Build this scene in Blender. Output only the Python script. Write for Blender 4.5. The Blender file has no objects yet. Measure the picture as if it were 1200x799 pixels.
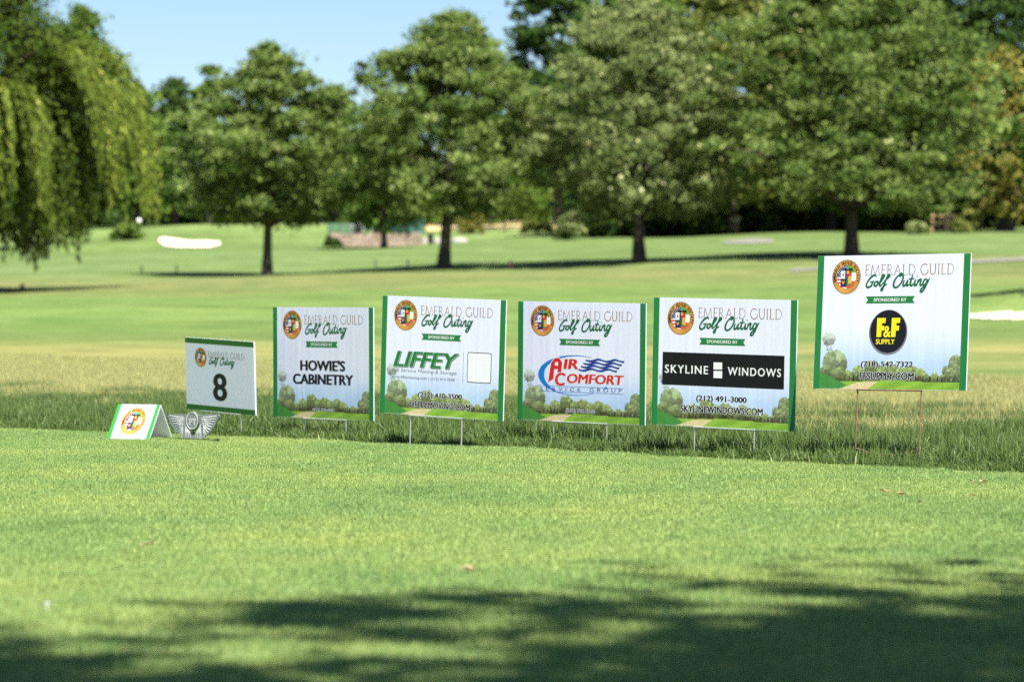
import bpy, math, random
import numpy as np
from mathutils import Vector, Matrix
from mathutils.geometry import tessellate_polygon

# ------------------------------------------------------------------ camera, sky, sun, exposure
scene = bpy.context.scene
COL = scene.collection
F_PX, CAM_H, HORIZON = 3600.0, 0.49, 375.0          # focal length in photo pixels, eye height, eye-level row
cam_data = bpy.data.cameras.new('camera')
cam = bpy.data.objects.new('camera', cam_data)
COL.objects.link(cam)
cam_data.sensor_width = 36.0
cam_data.lens = F_PX / 1200 * 36.0
cam_data.clip_start = 0.1
cam_data.clip_end = 4000
cam.location = (0, 0, CAM_H)
cam.rotation_euler = (math.radians(90) - math.atan((399.5 - HORIZON) / F_PX), 0, 0)
cam_data.dof.use_dof = True
cam_data.dof.focus_distance = 10.4
cam_data.dof.aperture_fstop = 5.3
scene.camera = cam

SUN_EL = math.radians(56)
SUN_H = Vector((0.5, -0.866))                          # the sun stands behind the camera, to the right
sun_dir = Vector((SUN_H.x * math.cos(SUN_EL), SUN_H.y * math.cos(SUN_EL), math.sin(SUN_EL)))
world = bpy.data.worlds.new('World')
scene.world = world
world.use_nodes = True
wn = world.node_tree.nodes
sky = wn.new('ShaderNodeTexSky')
sky.sky_type = 'NISHITA'
sky.sun_disc = False
sky.sun_elevation = SUN_EL
sky.sun_rotation = math.atan2(SUN_H.x, SUN_H.y)
sky.altitude = 0
sky.air_density = 1.0
sky.dust_density = 0.0
sky.ozone_density = 5.0
wn['Background'].inputs['Strength'].default_value = 0.045
world.node_tree.links.new(sky.outputs['Color'], wn['Background'].inputs['Color'])

sun_data = bpy.data.lights.new('sun', 'SUN')
sun_data.energy = 4.8
sun_data.angle = math.radians(0.55)
sun_data.color = (1.0, 0.965, 0.91)
sun = bpy.data.objects.new('sun', sun_data)
sun.rotation_euler = sun_dir.to_track_quat('Z', 'Y').to_euler()
sun.location = (20, -30, 60)
COL.objects.link(sun)

scene.view_settings.view_transform = 'Standard'
scene.view_settings.look = 'None'
scene.view_settings.gamma = 1.0
scene.view_settings.use_curve_mapping = False
scene.view_settings.exposure = 1.6
scene.cycles.use_denoising = False      # the fine grain left reads as sensor noise and keeps the print crisp
scene.cycles.max_bounces = 6
scene.cycles.transparent_max_bounces = 4

# ------------------------------------------------------------------ small helpers
def lin(c):
    c = np.asarray(c, float) / 255.0
    return np.where(c <= 0.04045, c / 12.92, ((c + 0.055) / 1.055) ** 2.4)

def tag(o, label=None, cat=None, group=None, kind=None):
    if label: o['label'] = label
    if cat: o['category'] = cat
    if group: o['group'] = group
    if kind: o['kind'] = kind
    return o

def empty(name, loc, rot=(0, 0, 0)):
    o = bpy.data.objects.new(name, None)
    o.location = loc
    o.rotation_euler = rot
    o.empty_display_size = 0.1
    COL.objects.link(o)
    return o

def link(name, me, mat=None, parent=None):
    if mat and not me.materials:
        me.materials.append(mat)
    o = bpy.data.objects.new(name, me)
    COL.objects.link(o)
    if parent: o.parent = parent
    return o

def np_mesh(name, verts, loops, sizes, smooth=False):
    """fast mesh from arrays: verts (n,3), flat loop indices, polygon sizes"""
    me = bpy.data.meshes.new(name)
    verts = np.asarray(verts, np.float32)
    loops = np.asarray(loops, np.int32).ravel()
    sizes = np.asarray(sizes, np.int32)
    me.vertices.add(len(verts)); me.vertices.foreach_set('co', verts.ravel())
    me.loops.add(len(loops)); me.loops.foreach_set('vertex_index', loops)
    me.polygons.add(len(sizes))
    starts = np.concatenate([[0], np.cumsum(sizes)[:-1]]).astype(np.int32)
    me.polygons.foreach_set('loop_start', starts)
    me.polygons.foreach_set('loop_total', sizes)
    if smooth: me.polygons.foreach_set('use_smooth', np.ones(len(sizes), bool))
    me.update(calc_edges=True)
    return me

def point_attr(me, name, vals):
    a = me.attributes.new(name, 'FLOAT', 'POINT')
    a.data.foreach_set('value', np.asarray(vals, np.float32))

class MB:
    """collects boxes, tubes, prisms into one mesh"""
    def __init__(self): self.v = []; self.f = []
    def add(self, vs, fs):
        b = len(self.v)
        self.v += [tuple(p) for p in vs]
        self.f += [tuple(i + b for i in f) for f in fs]
    def box(self, x0, x1, y0, y1, z0, z1):
        self.add([(x0, y0, z0), (x1, y0, z0), (x1, y1, z0), (x0, y1, z0), (x0, y0, z1), (x1, y0, z1), (x1, y1, z1), (x0, y1, z1)],
                 [(3, 2, 1, 0), (4, 5, 6, 7), (0, 1, 5, 4), (1, 2, 6, 5), (2, 3, 7, 6), (3, 0, 4, 7)])
    def tube(self, pts, radii, n=8, cap=True):
        pts = [Vector(p) for p in pts]
        if not hasattr(radii, '__len__'): radii = [radii] * len(pts)
        vs = []; ref = None
        for i, p in enumerate(pts):
            t = (pts[min(i + 1, len(pts) - 1)] - pts[max(i - 1, 0)]).normalized()
            if ref is None:
                ref = Vector((1, 0, 0)) if abs(t.x) < 0.9 else Vector((0, 1, 0))
            a = t.cross(ref).normalized(); b = a.cross(t).normalized(); ref = b
            for k in range(n):
                w = 2 * math.pi * k / n
                vs.append(p + (a * math.cos(w) + b * math.sin(w)) * radii[i])
        fs = []
        for i in range(len(pts) - 1):
            for k in range(n):
                k2 = (k + 1) % n
                fs.append((i * n + k, i * n + k2, (i + 1) * n + k2, (i + 1) * n + k))
        if cap:
            fs.append(tuple(range(n))[::-1]); fs.append(tuple(range((len(pts) - 1) * n, len(pts) * n)))
        self.add(vs, fs)
    def prism(self, poly, y0, y1):
        """outline in x,z pushed from y0 (front) to y1 (back)"""
        n = len(poly)
        vs = [(x, y0, z) for x, z in poly] + [(x, y1, z) for x, z in poly]
        fs = [(i, (i + 1) % n, n + (i + 1) % n, n + i) for i in range(n)]
        tri = tessellate_polygon([[Vector((x, z, 0)) for x, z in poly]])
        fs += [tuple(t) for t in tri] + [tuple(n + i for i in reversed(t)) for t in tri]
        self.add(vs, fs)
    def mesh(self, name, smooth=False):
        me = bpy.data.meshes.new(name)
        me.from_pydata(self.v, [], self.f)
        if smooth: me.polygons.foreach_set('use_smooth', np.ones(len(me.polygons), bool))
        me.update()
        return me
    def build(self, name, mat, parent=None, smooth=False):
        return link(name, self.mesh(name, smooth), mat, parent)

# ------------------------------------------------------------------ materials
def new_mat(name):
    m = bpy.data.materials.new(name); m.use_nodes = True
    nt = m.node_tree
    return m, nt, nt.nodes, nt.links, nt.nodes['Principled BSDF']

def plain(name, col, rough=0.6, metal=0.0, noise=0.12, nscale=30.0, bump=0.0, spec=0.4):
    m, nt, N, L, P = new_mat(name)
    P.inputs['Roughness'].default_value = rough
    P.inputs['Metallic'].default_value = metal
    P.inputs['Specular IOR Level'].default_value = spec
    tc = N.new('ShaderNodeTexCoord'); nz = N.new('ShaderNodeTexNoise')
    nz.inputs['Scale'].default_value = nscale; nz.inputs['Detail'].default_value = 4
    L.new(tc.outputs['Object'], nz.inputs['Vector'])
    hs = N.new('ShaderNodeMixRGB'); hs.blend_type = 'MULTIPLY'; hs.inputs['Fac'].default_value = 1
    rp = N.new('ShaderNodeMapRange'); rp.inputs['From Min'].default_value = 0.25; rp.inputs['From Max'].default_value = 0.75
    rp.inputs['To Min'].default_value = 1 - noise; rp.inputs['To Max'].default_value = 1 + noise
    L.new(nz.outputs['Fac'], rp.inputs['Value'])
    hs.inputs['Color1'].default_value = (*col, 1)
    L.new(rp.outputs['Result'], hs.inputs['Color2'])
    L.new(hs.outputs['Color'], P.inputs['Base Color'])
    if bump:
        b = N.new('ShaderNodeBump'); b.inputs['Strength'].default_value = bump; b.inputs['Distance'].default_value = 0.02
        L.new(nz.outputs['Fac'], b.inputs['Height']); L.new(b.outputs['Normal'], P.inputs['Normal'])
    return m

def leafy(name, dark, light, extra=None, trans=0.35, rough=0.6, gloss=0.1, pos_scale=None, pos_cols=None):
    """leaf or blade: colour runs dark..light by the attribute 'var' carried by each leaf; some light passes through"""
    m, nt, N, L, P = new_mat(name)
    at = N.new('ShaderNodeAttribute'); at.attribute_name = 'var'
    ra = N.new('ShaderNodeValToRGB')
    ra.color_ramp.elements[0].color = (*dark, 1); ra.color_ramp.elements[1].color = (*light, 1)
    if extra:
        e = ra.color_ramp.elements.new(0.93); e.color = (*light, 1)
        ra.color_ramp.elements[-1].color = (*extra, 1)
    L.new(at.outputs['Fac'], ra.inputs['Fac'])
    col = ra.outputs['Color']
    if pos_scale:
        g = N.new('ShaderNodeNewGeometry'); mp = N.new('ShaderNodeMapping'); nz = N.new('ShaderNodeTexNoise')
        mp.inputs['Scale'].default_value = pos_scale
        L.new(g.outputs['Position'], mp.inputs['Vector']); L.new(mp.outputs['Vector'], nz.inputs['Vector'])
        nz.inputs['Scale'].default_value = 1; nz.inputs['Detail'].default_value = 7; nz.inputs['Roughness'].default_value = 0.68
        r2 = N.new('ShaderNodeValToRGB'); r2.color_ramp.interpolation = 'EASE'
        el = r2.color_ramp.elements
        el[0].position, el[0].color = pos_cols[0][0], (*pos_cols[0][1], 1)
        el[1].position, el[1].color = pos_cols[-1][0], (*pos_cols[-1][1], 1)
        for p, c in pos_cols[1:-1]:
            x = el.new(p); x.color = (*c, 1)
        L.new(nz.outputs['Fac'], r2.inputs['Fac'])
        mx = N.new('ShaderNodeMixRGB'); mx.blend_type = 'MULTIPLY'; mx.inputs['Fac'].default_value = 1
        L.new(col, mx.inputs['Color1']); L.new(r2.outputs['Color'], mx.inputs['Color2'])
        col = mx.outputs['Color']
    L.new(col, P.inputs['Base Color'])
    P.inputs['Roughness'].default_value = rough
    P.inputs['Specular IOR Level'].default_value = gloss
    tr = N.new('ShaderNodeBsdfTranslucent'); L.new(col, tr.inputs['Color'])
    ms = N.new('ShaderNodeMixShader'); ms.inputs['Fac'].default_value = trans
    L.new(P.outputs['BSDF'], ms.inputs[1]); L.new(tr.outputs['BSDF'], ms.inputs[2])
    L.new(ms.outputs['Shader'], N['Material Output'].inputs['Surface'])
    return m

def bark_mat(name, col):
    return plain(name, col, rough=0.9, noise=0.45, nscale=9, bump=0.6, spec=0.2)

M_BARK = bark_mat('bark', (0.055, 0.045, 0.036))
M_BARK_PALE = bark_mat('bark_pale', (0.10, 0.085, 0.065))

# ------------------------------------------------------------------ the lie of the land
PROF = np.array([(-400, 0), (-30, 0), (0, 0), (25, 0.0), (32, 0.045), (45, 0.18), (60, 0.47), (80, 1.16), (100, 1.93), (115, 2.53),
                 (140, 3.68), (170, 5.07), (200, 6.4), (240, 8.0), (320, 11.2), (500, 15.0), (1500, 22.0), (3000, 24.0)])

def sstep(a, b, x):
    t = np.clip((np.asarray(x, float) - a) / (b - a), 0, 1)
    return t * t * (3 - 2 * t)

def _hermite(d):
    xs, ys = PROF[:, 0], PROF[:, 1]
    m = np.gradient(ys, xs)
    d = np.clip(d, xs[0], xs[-1])
    i = np.clip(np.searchsorted(xs, d) - 1, 0, len(xs) - 2)
    h = xs[i + 1] - xs[i]; t = (d - xs[i]) / h
    return ((2*t**3 - 3*t**2 + 1) * ys[i] + (t**3 - 2*t**2 + t) * h * m[i] + (-2*t**3 + 3*t**2) * ys[i+1] + (t**3 - t**2) * h * m[i+1])

def ground_z(x, d):
    x = np.asarray(x, float); d = np.asarray(d, float)
    z = np.where(d < 25, 0.0, _hermite(d))
    xt = 45 * np.tanh(x / 45)
    z = z + 0.028 * xt * sstep(55, 115, d)
    z = z + 1.25 * np.exp(-((x + 17.5) / 6.5) ** 2 - ((d - 172) / 9.0) ** 2)           # bank behind the far bunker
    z = z + 0.55 * np.exp(-((x - 11.5) / 3.0) ** 2 - ((d - 67) / 3.5) ** 2)            # bank behind the near bunker
    w = sstep(26, 60, d)
    z = z + w * (0.10 * np.sin(x * 0.21 + d * 0.05) * np.sin(d * 0.11 + 1.3) + 0.05 * np.sin(x * 0.47 - d * 0.19))
    return z

_pc = math.atan((399.5 - HORIZON) / F_PX)
def ray(px, py):
    a, b = (px - 600) / F_PX, (399.5 - py) / F_PX
    return Vector((a, math.cos(_pc) + b * math.sin(_pc), -math.sin(_pc) + b * math.cos(_pc)))

def on_ground(px, py, dmin=2.0):
    """where the line of sight through a photo pixel meets the land"""
    r = ray(px, py)
    ts = np.concatenate([np.arange(dmin, 30, 0.02), np.arange(30, 400, 0.25)])
    z = CAM_H + ts * r.z - ground_z(ts * r.x, ts * r.y)
    hit = np.where(z <= 0)[0]
    t = ts[hit[0]] if len(hit) else 320.0
    return Vector((t * r.x, t * r.y, float(ground_z(t * r.x, t * r.y))))

def at(px, d):
    x = (px - 600) / F_PX * d
    return Vector((x, d, float(ground_z(x, d))))

def height_at(py, d):
    """height of a photo row at distance d"""
    return CAM_H + (HORIZON - py) * d / F_PX

# mown edge of the tee (x, distance)
EDGE = np.array([(-14, 25.5), (-8, 20.5), (-4.2, 16.0), (-2.32, 13.85), (-1.45, 12.95), (-0.69, 12.42), (-0.27, 11.95), (0.0, 11.72), (0.27, 11.45), (0.6, 10.98), (0.76, 10.78), (1.13, 10.25),
                 (1.63, 9.75), (2.6, 8.9), (5.0, 6.8), (9.0, 3.2)])
def edge_y(x): return np.interp(x, EDGE[:, 0], EDGE[:, 1])

def ground_material():
    m, nt, N, L, P = new_mat('rough_turf')
    g = N.new('ShaderNodeNewGeometry'); sp = N.new('ShaderNodeSeparateXYZ')
    L.new(g.outputs['Position'], sp.inputs['Vector'])
    mp = N.new('ShaderNodeMapping'); mp.inputs['Scale'].default_value = (0.10, 0.055, 0)
    L.new(g.outputs['Position'], mp.inputs['Vector'])
    n1 = N.new('ShaderNodeTexNoise'); n1.inputs['Scale'].default_value = 1; n1.inputs['Detail'].default_value = 5; n1.inputs['Roughness'].default_value = 0.6
    L.new(mp.outputs['Vector'], n1.inputs['Vector'])
    # distance, wobbling with the noise, picks the kind of turf
    wob = N.new('ShaderNodeMath'); wob.operation = 'MULTIPLY_ADD'; wob.inputs[1].default_value = 0.34; wob.inputs[2].default_value = 0.83
    L.new(n1.outputs['Fac'], wob.inputs[0])
    dd = N.new('ShaderNodeMath'); dd.operation = 'MULTIPLY'
    L.new(sp.outputs['Y'], dd.inputs[0]); L.new(wob.outputs[0], dd.inputs[1])
    dv = N.new('ShaderNodeMath'); dv.operation = 'DIVIDE'; dv.inputs[1].default_value = 250.0
    L.new(dd.outputs[0], dv.inputs[0])
    ra = N.new('ShaderNodeValToRGB'); el = ra.color_ramp.elements
    stops = TURF_STOPS
    el[0].position, el[0].color = stops[0][0] / 250, (*stops[0][1], 1)
    el[1].position, el[1].color = stops[-1][0] / 250, (*stops[-1][1], 1)
    for p, c in stops[1:-1]:
        e = el.new(p / 250); e.color = (*c, 1)
    L.new(dv.outputs[0], ra.inputs['Fac'])
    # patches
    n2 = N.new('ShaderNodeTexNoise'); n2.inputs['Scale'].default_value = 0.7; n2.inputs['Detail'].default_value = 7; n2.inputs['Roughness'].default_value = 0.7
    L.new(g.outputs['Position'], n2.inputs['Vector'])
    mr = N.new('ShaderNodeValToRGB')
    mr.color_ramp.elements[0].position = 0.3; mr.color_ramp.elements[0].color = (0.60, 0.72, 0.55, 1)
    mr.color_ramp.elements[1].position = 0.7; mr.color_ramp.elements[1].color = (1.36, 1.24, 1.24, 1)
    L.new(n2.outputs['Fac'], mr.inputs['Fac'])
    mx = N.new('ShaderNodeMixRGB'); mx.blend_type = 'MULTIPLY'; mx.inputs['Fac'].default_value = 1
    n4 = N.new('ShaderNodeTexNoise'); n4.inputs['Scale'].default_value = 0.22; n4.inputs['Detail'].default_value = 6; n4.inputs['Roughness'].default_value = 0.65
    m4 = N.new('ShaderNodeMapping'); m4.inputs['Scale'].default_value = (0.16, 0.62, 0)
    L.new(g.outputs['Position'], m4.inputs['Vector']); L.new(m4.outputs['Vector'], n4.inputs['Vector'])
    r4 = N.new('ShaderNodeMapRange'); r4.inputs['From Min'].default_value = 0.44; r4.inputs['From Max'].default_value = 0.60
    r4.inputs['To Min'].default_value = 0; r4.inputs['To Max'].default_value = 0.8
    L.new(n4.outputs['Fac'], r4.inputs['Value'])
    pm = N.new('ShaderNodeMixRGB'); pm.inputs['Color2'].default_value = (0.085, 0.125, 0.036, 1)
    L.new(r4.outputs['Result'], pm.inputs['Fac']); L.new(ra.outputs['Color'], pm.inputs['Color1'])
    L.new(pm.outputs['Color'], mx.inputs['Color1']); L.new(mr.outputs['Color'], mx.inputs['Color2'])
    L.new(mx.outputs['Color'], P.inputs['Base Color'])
    P.inputs['Roughness'].default_value = 0.95
    P.inputs['Specular IOR Level'].default_value = 0.1
    n3 = N.new('ShaderNodeTexNoise'); n3.inputs['Scale'].default_value = 6; n3.inputs['Detail'].default_value = 6
    L.new(g.outputs['Position'], n3.inputs['Vector'])
    b = N.new('ShaderNodeBump'); b.inputs['Strength'].default_value = 0.8; b.inputs['Distance'].default_value = 0.1
    L.new(n3.outputs['Fac'], b.inputs['Height']); L.new(b.outputs['Normal'], P.inputs['Normal'])
    return m

G_TALL, G_GOLD, G_GOLD2 = (0.08, 0.11, 0.03), (0.20, 0.19, 0.07), (0.135, 0.16, 0.05)
G_FAIR, G_FAIR2, G_DRY, G_PALE = (0.105, 0.16, 0.045), (0.12, 0.175, 0.05), (0.145, 0.155, 0.058), (0.112, 0.16, 0.056)
TURF_STOPS = [(0, G_TALL), (15, G_TALL), (19, G_GOLD), (29, G_GOLD2), (36, G_GOLD), (44, G_GOLD2), (50, G_FAIR), (66, G_FAIR2), (82, G_FAIR),
              (90, G_DRY), (104, G_DRY), (114, G_PALE), (150, G_PALE), (185, (0.16, 0.22, 0.07))]
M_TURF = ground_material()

rows = np.concatenate([np.arange(-60, 16, 4), np.arange(16, 130, 1.5), np.arange(130, 260, 3), np.arange(260, 500, 15), np.geomspace(500, 2500, 14)])
cols = np.linspace(-1, 1, 141); cols = np.sign(cols) * np.abs(cols) ** 1.6
gx = cols[None, :] * (70 + 0.9 * np.abs(rows))[:, None]; gy = np.repeat(rows[:, None], len(cols), 1)
gz = ground_z(gx, gy)
def grid_mesh(name, X, Y, Z, smooth=True):
    nr, nc = X.shape
    idx = np.arange(nr * nc).reshape(nr, nc)
    q = np.stack([idx[:-1, :-1], idx[:-1, 1:], idx[1:, 1:], idx[1:, :-1]], -1).reshape(-1, 4)
    return np_mesh(name, np.stack([X, Y, Z], -1).reshape(-1, 3), q, np.full(len(q), 4), smooth)
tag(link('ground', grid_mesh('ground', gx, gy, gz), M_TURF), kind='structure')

# the close-mown tee: a sheet just above the soil, cut along its edge
def tee_material():
    m, nt, N, L, P = new_mat('tee_turf')
    g = N.new('ShaderNodeNewGeometry'); nz = N.new('ShaderNodeTexNoise'); nz.inputs['Scale'].default_value = 45; nz.inputs['Detail'].default_value = 5
    L.new(g.outputs['Position'], nz.inputs['Vector'])
    ra = N.new('ShaderNodeValToRGB')
    ra.color_ramp.elements[0].position = 0.3; ra.color_ramp.elements[0].color = (0.10, 0.14, 0.04, 1)
    ra.color_ramp.elements[1].position = 0.7; ra.color_ramp.elements[1].color = (0.22, 0.24, 0.09, 1)
    L.new(nz.outputs['Fac'], ra.inputs['Fac']); L.new(ra.outputs['Color'], P.inputs['Base Color'])
    P.inputs['Roughness'].default_value = 1; P.inputs['Specular IOR Level'].default_value = 0.05
    return m
ex = np.linspace(-13, 8.6, 90); ey = edge_y(ex)
tt = np.linspace(0, 1, 12)
TX = np.repeat(ex[None, :], len(tt), 0); TY = -12 + (ey + 12)[None, :] * tt[:, None]
tag(link('tee_ground', grid_mesh('tee_ground', TX, TY, np.full_like(TX, 0.005)), tee_material()), kind='structure')

def drape(name, top, bottom, mat, lift=0.03, nx=40, ny=8, kind='structure'):
    """a sheet laid on the land between two outlines given as photo pixels"""
    top = np.array(top, float); bottom = np.array(bottom, float)
    X = np.zeros((ny + 1, nx + 1)); Y = X.copy(); Z = X.copy()
    for i in range(nx + 1):
        s = i / nx
        tx = np.interp(s, np.linspace(0, 1, len(top)), top[:, 0]); ty = np.interp(s, np.linspace(0, 1, len(top)), top[:, 1])
        bx = np.interp(s, np.linspace(0, 1, len(bottom)), bottom[:, 0]); by = np.interp(s, np.linspace(0, 1, len(bottom)), bottom[:, 1])
        A, B = on_ground(tx, ty), on_ground(bx, by)
        for j in range(ny + 1):
            p = B.lerp(A, j / ny)
            X[j, i], Y[j, i], Z[j, i] = p.x, p.y, float(ground_z(p.x, p.y)) + lift
    return tag(link(name, grid_mesh(name, X, Y, Z), mat), kind=kind)

M_SAND = plain('bunker_sand', (0.62, 0.55, 0.42), rough=0.95, noise=0.08, nscale=3, spec=0.1)
M_PATH = plain('path_concrete', (0.175, 0.165, 0.14), rough=0.9, noise=0.1, nscale=1.0, spec=0.2)
M_STRAW = plain('straw_field', (0.42, 0.33, 0.15), rough=1.0, noise=0.25, nscale=0.6, spec=0.05)
drape('bunker', [(185.5, 281.5), (191, 279.3), (205, 281), (224, 283.6), (242, 283.2), (258, 284.2)], [(186, 284), (193, 289.3), (208, 290.8), (226, 291), (246, 291), (258, 288)], M_SAND, 0.05)
drape('bunker', [(1128, 371), (1165, 369), (1200, 367.5), (1300, 366)], [(1128, 374), (1165, 376), (1200, 376), (1300, 376)], M_SAND, 0.03)
drape('path', [(925, 316.5), (1010, 310), (1150, 305), (1230, 301.5)], [(925, 319.5), (1010, 313.3), (1150, 308.3), (1230, 305)], M_PATH, 0.03)
drape('path', [(846, 283), (880, 280), (907, 281)], [(846, 285.5), (880, 286), (907, 285)], M_PATH, 0.03, nx=16)
drape('straw_field', [(500, 261), (560, 259.5), (660, 261)], [(500, 272), (560, 270), (662, 268)], M_STRAW, 0.05)

# ------------------------------------------------------------------ grass blades
rng = np.random.default_rng(8)
def blade_patch(name, n, size, h0, h1, width, lean, segs, mat, seed, clump=0):
    r = np.random.default_rng(seed)
    p = r.uniform(-size / 2, size / 2, (n, 2))
    if clump:
        c = r.uniform(-size / 2, size / 2, (clump, 2)); k = r.integers(0, clump, n)
        p = np.where((r.random(n) < 0.75)[:, None], c[k] + r.normal(0, 0.018, (n, 2)), p)
    a = r.uniform(0, 2 * math.pi, n); h = r.uniform(h0, h1, n) * r.uniform(0.75, 1.1, n)
    la = r.uniform(0, 2 * math.pi, n); lm = np.abs(r.normal(0, lean, n)) * h
    w = width * r.uniform(0.7, 1.25, n)
    V = np.zeros((n, 2 * segs + 1, 3)); var = np.zeros((n, 2 * segs + 1)); v0 = r.beta(2, 2, n)
    for s in range(segs + 1):
        t = s / segs
        off = (lm * t ** 1.8)[:, None] * np.stack([np.cos(la), np.sin(la)], -1)
        zz = h * (t - 0.18 * t * t * np.minimum(lm / h, 1.5))
        ww = w * (1 - t ** 1.6) * 0.5
        d = np.stack([np.cos(a), np.sin(a)], -1)
        if s < segs:
            V[:, 2*s, :2] = p + off - d * ww[:, None]; V[:, 2*s+1, :2] = p + off + d * ww[:, None]
            V[:, 2*s, 2] = zz; V[:, 2*s+1, 2] = zz
            var[:, 2*s] = var[:, 2*s+1] = v0
        else:
            V[:, 2*s, :2] = p + off; V[:, 2*s, 2] = zz; var[:, 2*s] = v0
    nv = 2 * segs + 1; base = (np.arange(n) * nv)[:, None]
    loops, sizes = [], []
    quads = [np.concatenate([base + 2*s, base + 2*s+1, base + 2*s+3, base + 2*s+2], 1) for s in range(segs - 1)]
    tri = np.concatenate([base + 2*segs-2, base + 2*segs-1, base + 2*segs], 1)
    for q in quads: loops.append(q.ravel()); sizes.append(np.full(n, 4))
    loops.append(tri.ravel()); sizes.append(np.full(n, 3))
    me = np_mesh(name, V.reshape(-1, 3), np.concatenate(loops), np.concatenate(sizes))
    point_attr(me, 'var', var.ravel())
    me.materials.append(mat)
    return bpy.data.objects.new(name, me)          # only a source for the scatter below; not in the scene itself

def scatter(name, sources, pts, rots, scales, label, cat):
    """one object: every point carries a tuft"""
    n = len(pts)
    me = bpy.data.meshes.new(name)
    me.vertices.add(n); me.vertices.foreach_set('co', np.asarray(pts, np.float32).ravel())
    pick = rng.integers(0, len(sources), n)
    for nm, vals in (('rot', rots), ('scl', scales)):
        a = me.attributes.new(nm, 'FLOAT_VECTOR', 'POINT'); a.data.foreach_set('vector', np.asarray(vals, np.float32).ravel())
    a = me.attributes.new('pick', 'INT', 'POINT'); a.data.foreach_set('value', pick.astype(np.int32))
    o = link(name, me)
    ng = bpy.data.node_groups.new(name + '_scatter', 'GeometryNodeTree')
    ng.interface.new_socket('Geometry', in_out='INPUT', socket_type='NodeSocketGeometry')
    ng.interface.new_socket('Geometry', in_out='OUTPUT', socket_type='NodeSocketGeometry')
    N, L = ng.nodes, ng.links
    gi, go = N.new('NodeGroupInput'), N.new('NodeGroupOutput')
    jn = N.new('GeometryNodeJoinGeometry')
    def attr(nm, ty):
        x = N.new('GeometryNodeInputNamedAttribute'); x.data_type = ty; x.inputs['Name'].default_value = nm; return x.outputs['Attribute']
    for k, src in enumerate(sources):
        oi = N.new('GeometryNodeObjectInfo'); oi.inputs['Object'].default_value = src
        cmp_ = N.new('FunctionNodeCompare'); cmp_.data_type = 'INT'; cmp_.operation = 'EQUAL'
        L.new(attr('pick', 'INT'), cmp_.inputs[2]); cmp_.inputs[3].default_value = k
        ip = N.new('GeometryNodeInstanceOnPoints')
        L.new(gi.outputs[0], ip.inputs['Points']); L.new(cmp_.outputs[0], ip.inputs['Selection'])
        L.new(oi.outputs['Geometry'], ip.inputs['Instance'])
        e2r = N.new('FunctionNodeEulerToRotation'); L.new(attr('rot', 'FLOAT_VECTOR'), e2r.inputs[0])
        L.new(e2r.outputs[0], ip.inputs['Rotation'])
        L.new(attr('scl', 'FLOAT_VECTOR'), ip.inputs['Scale'])
        L.new(ip.outputs[0], jn.inputs[0])
    L.new(jn.outputs[0], go.inputs[0])
    md = o.modifiers.new('scatter', 'NODES'); md.node_group = ng
    return tag(o, label, cat, kind='stuff')

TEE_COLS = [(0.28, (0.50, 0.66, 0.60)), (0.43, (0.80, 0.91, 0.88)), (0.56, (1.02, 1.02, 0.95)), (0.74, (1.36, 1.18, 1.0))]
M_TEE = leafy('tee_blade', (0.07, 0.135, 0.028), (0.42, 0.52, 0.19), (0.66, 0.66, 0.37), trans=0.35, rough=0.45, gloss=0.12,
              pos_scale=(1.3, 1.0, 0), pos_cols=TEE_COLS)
M_ROUGH = leafy('rough_blade', (0.022, 0.055, 0.010), (0.14, 0.20, 0.055), (0.46, 0.48, 0.22), trans=0.16, rough=0.45, gloss=0.2)
M_DRYB = leafy('dry_blade', (0.20, 0.22, 0.07), (0.50, 0.47, 0.20), (0.6, 0.55, 0.28), trans=0.35, rough=0.5, gloss=0.12)

PS = 0.30
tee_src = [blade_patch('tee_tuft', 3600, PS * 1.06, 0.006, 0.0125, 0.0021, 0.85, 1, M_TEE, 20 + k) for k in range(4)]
pts, rots, scs = [], [], []
for yy in np.arange(3.0, 21, PS):
    half = yy / 6 * 1.12 + 0.5
    for xx in np.arange(-half, half + PS, PS):
        e = edge_y(xx)
        if yy > e + 0.05: continue
        pts.append((xx, min(yy, e - 0.10), 0.005)); rots.append((0, 0, rng.integers(0, 4) * math.pi / 2)); s = rng.uniform(0.9, 1.15); scs.append((1, 1, s))
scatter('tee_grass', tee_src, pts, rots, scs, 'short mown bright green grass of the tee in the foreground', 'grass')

RS = 0.26
rough_src = [blade_patch('rough_tuft', 900, RS * 1.15, 0.042, 0.090, 0.0044, 0.65, 3, M_ROUGH, 40 + k, clump=26) for k in range(4)]
dry_src = [blade_patch('dry_tuft', 600, RS * 1.2, 0.04, 0.085, 0.0044, 0.6, 3, M_DRYB, 60 + k, clump=22) for k in range(3)]
pts, rots, scs, p2, r2, s2 = [], [], [], [], [], []
for yy in np.arange(8.0, 36, RS * 0.9):
    half = yy / 6 * 1.1 + 0.6
    for xx in np.arange(-half, half + RS, RS * 0.9):
        x = xx + rng.uniform(-0.06, 0.06); y = yy + rng.uniform(-0.06, 0.06)
        beh = y - edge_y(x)
        if beh < 0.10: continue
        hs = 0.55 + 0.6 * sstep(0.05, 0.35, beh) * (1 - 0.55 * sstep(4.5, 9, beh))
        hs *= rng.uniform(0.8, 1.2)
        dryness = sstep(1.8, 7.0, beh + 0.8 * math.sin(x * 1.7) + rng.normal(0, 0.7))
        if rng.random() < sstep(9.5, 19, beh): continue
        z = float(ground_z(x, y))
        tgt = (p2, r2, s2) if rng.random() < dryness else (pts, rots, scs)
        tgt[0].append((x, y, z)); tgt[1].append((0, 0, rng.uniform(0, 6.28))); tgt[2].append((1.0, 1.0, hs))
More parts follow.
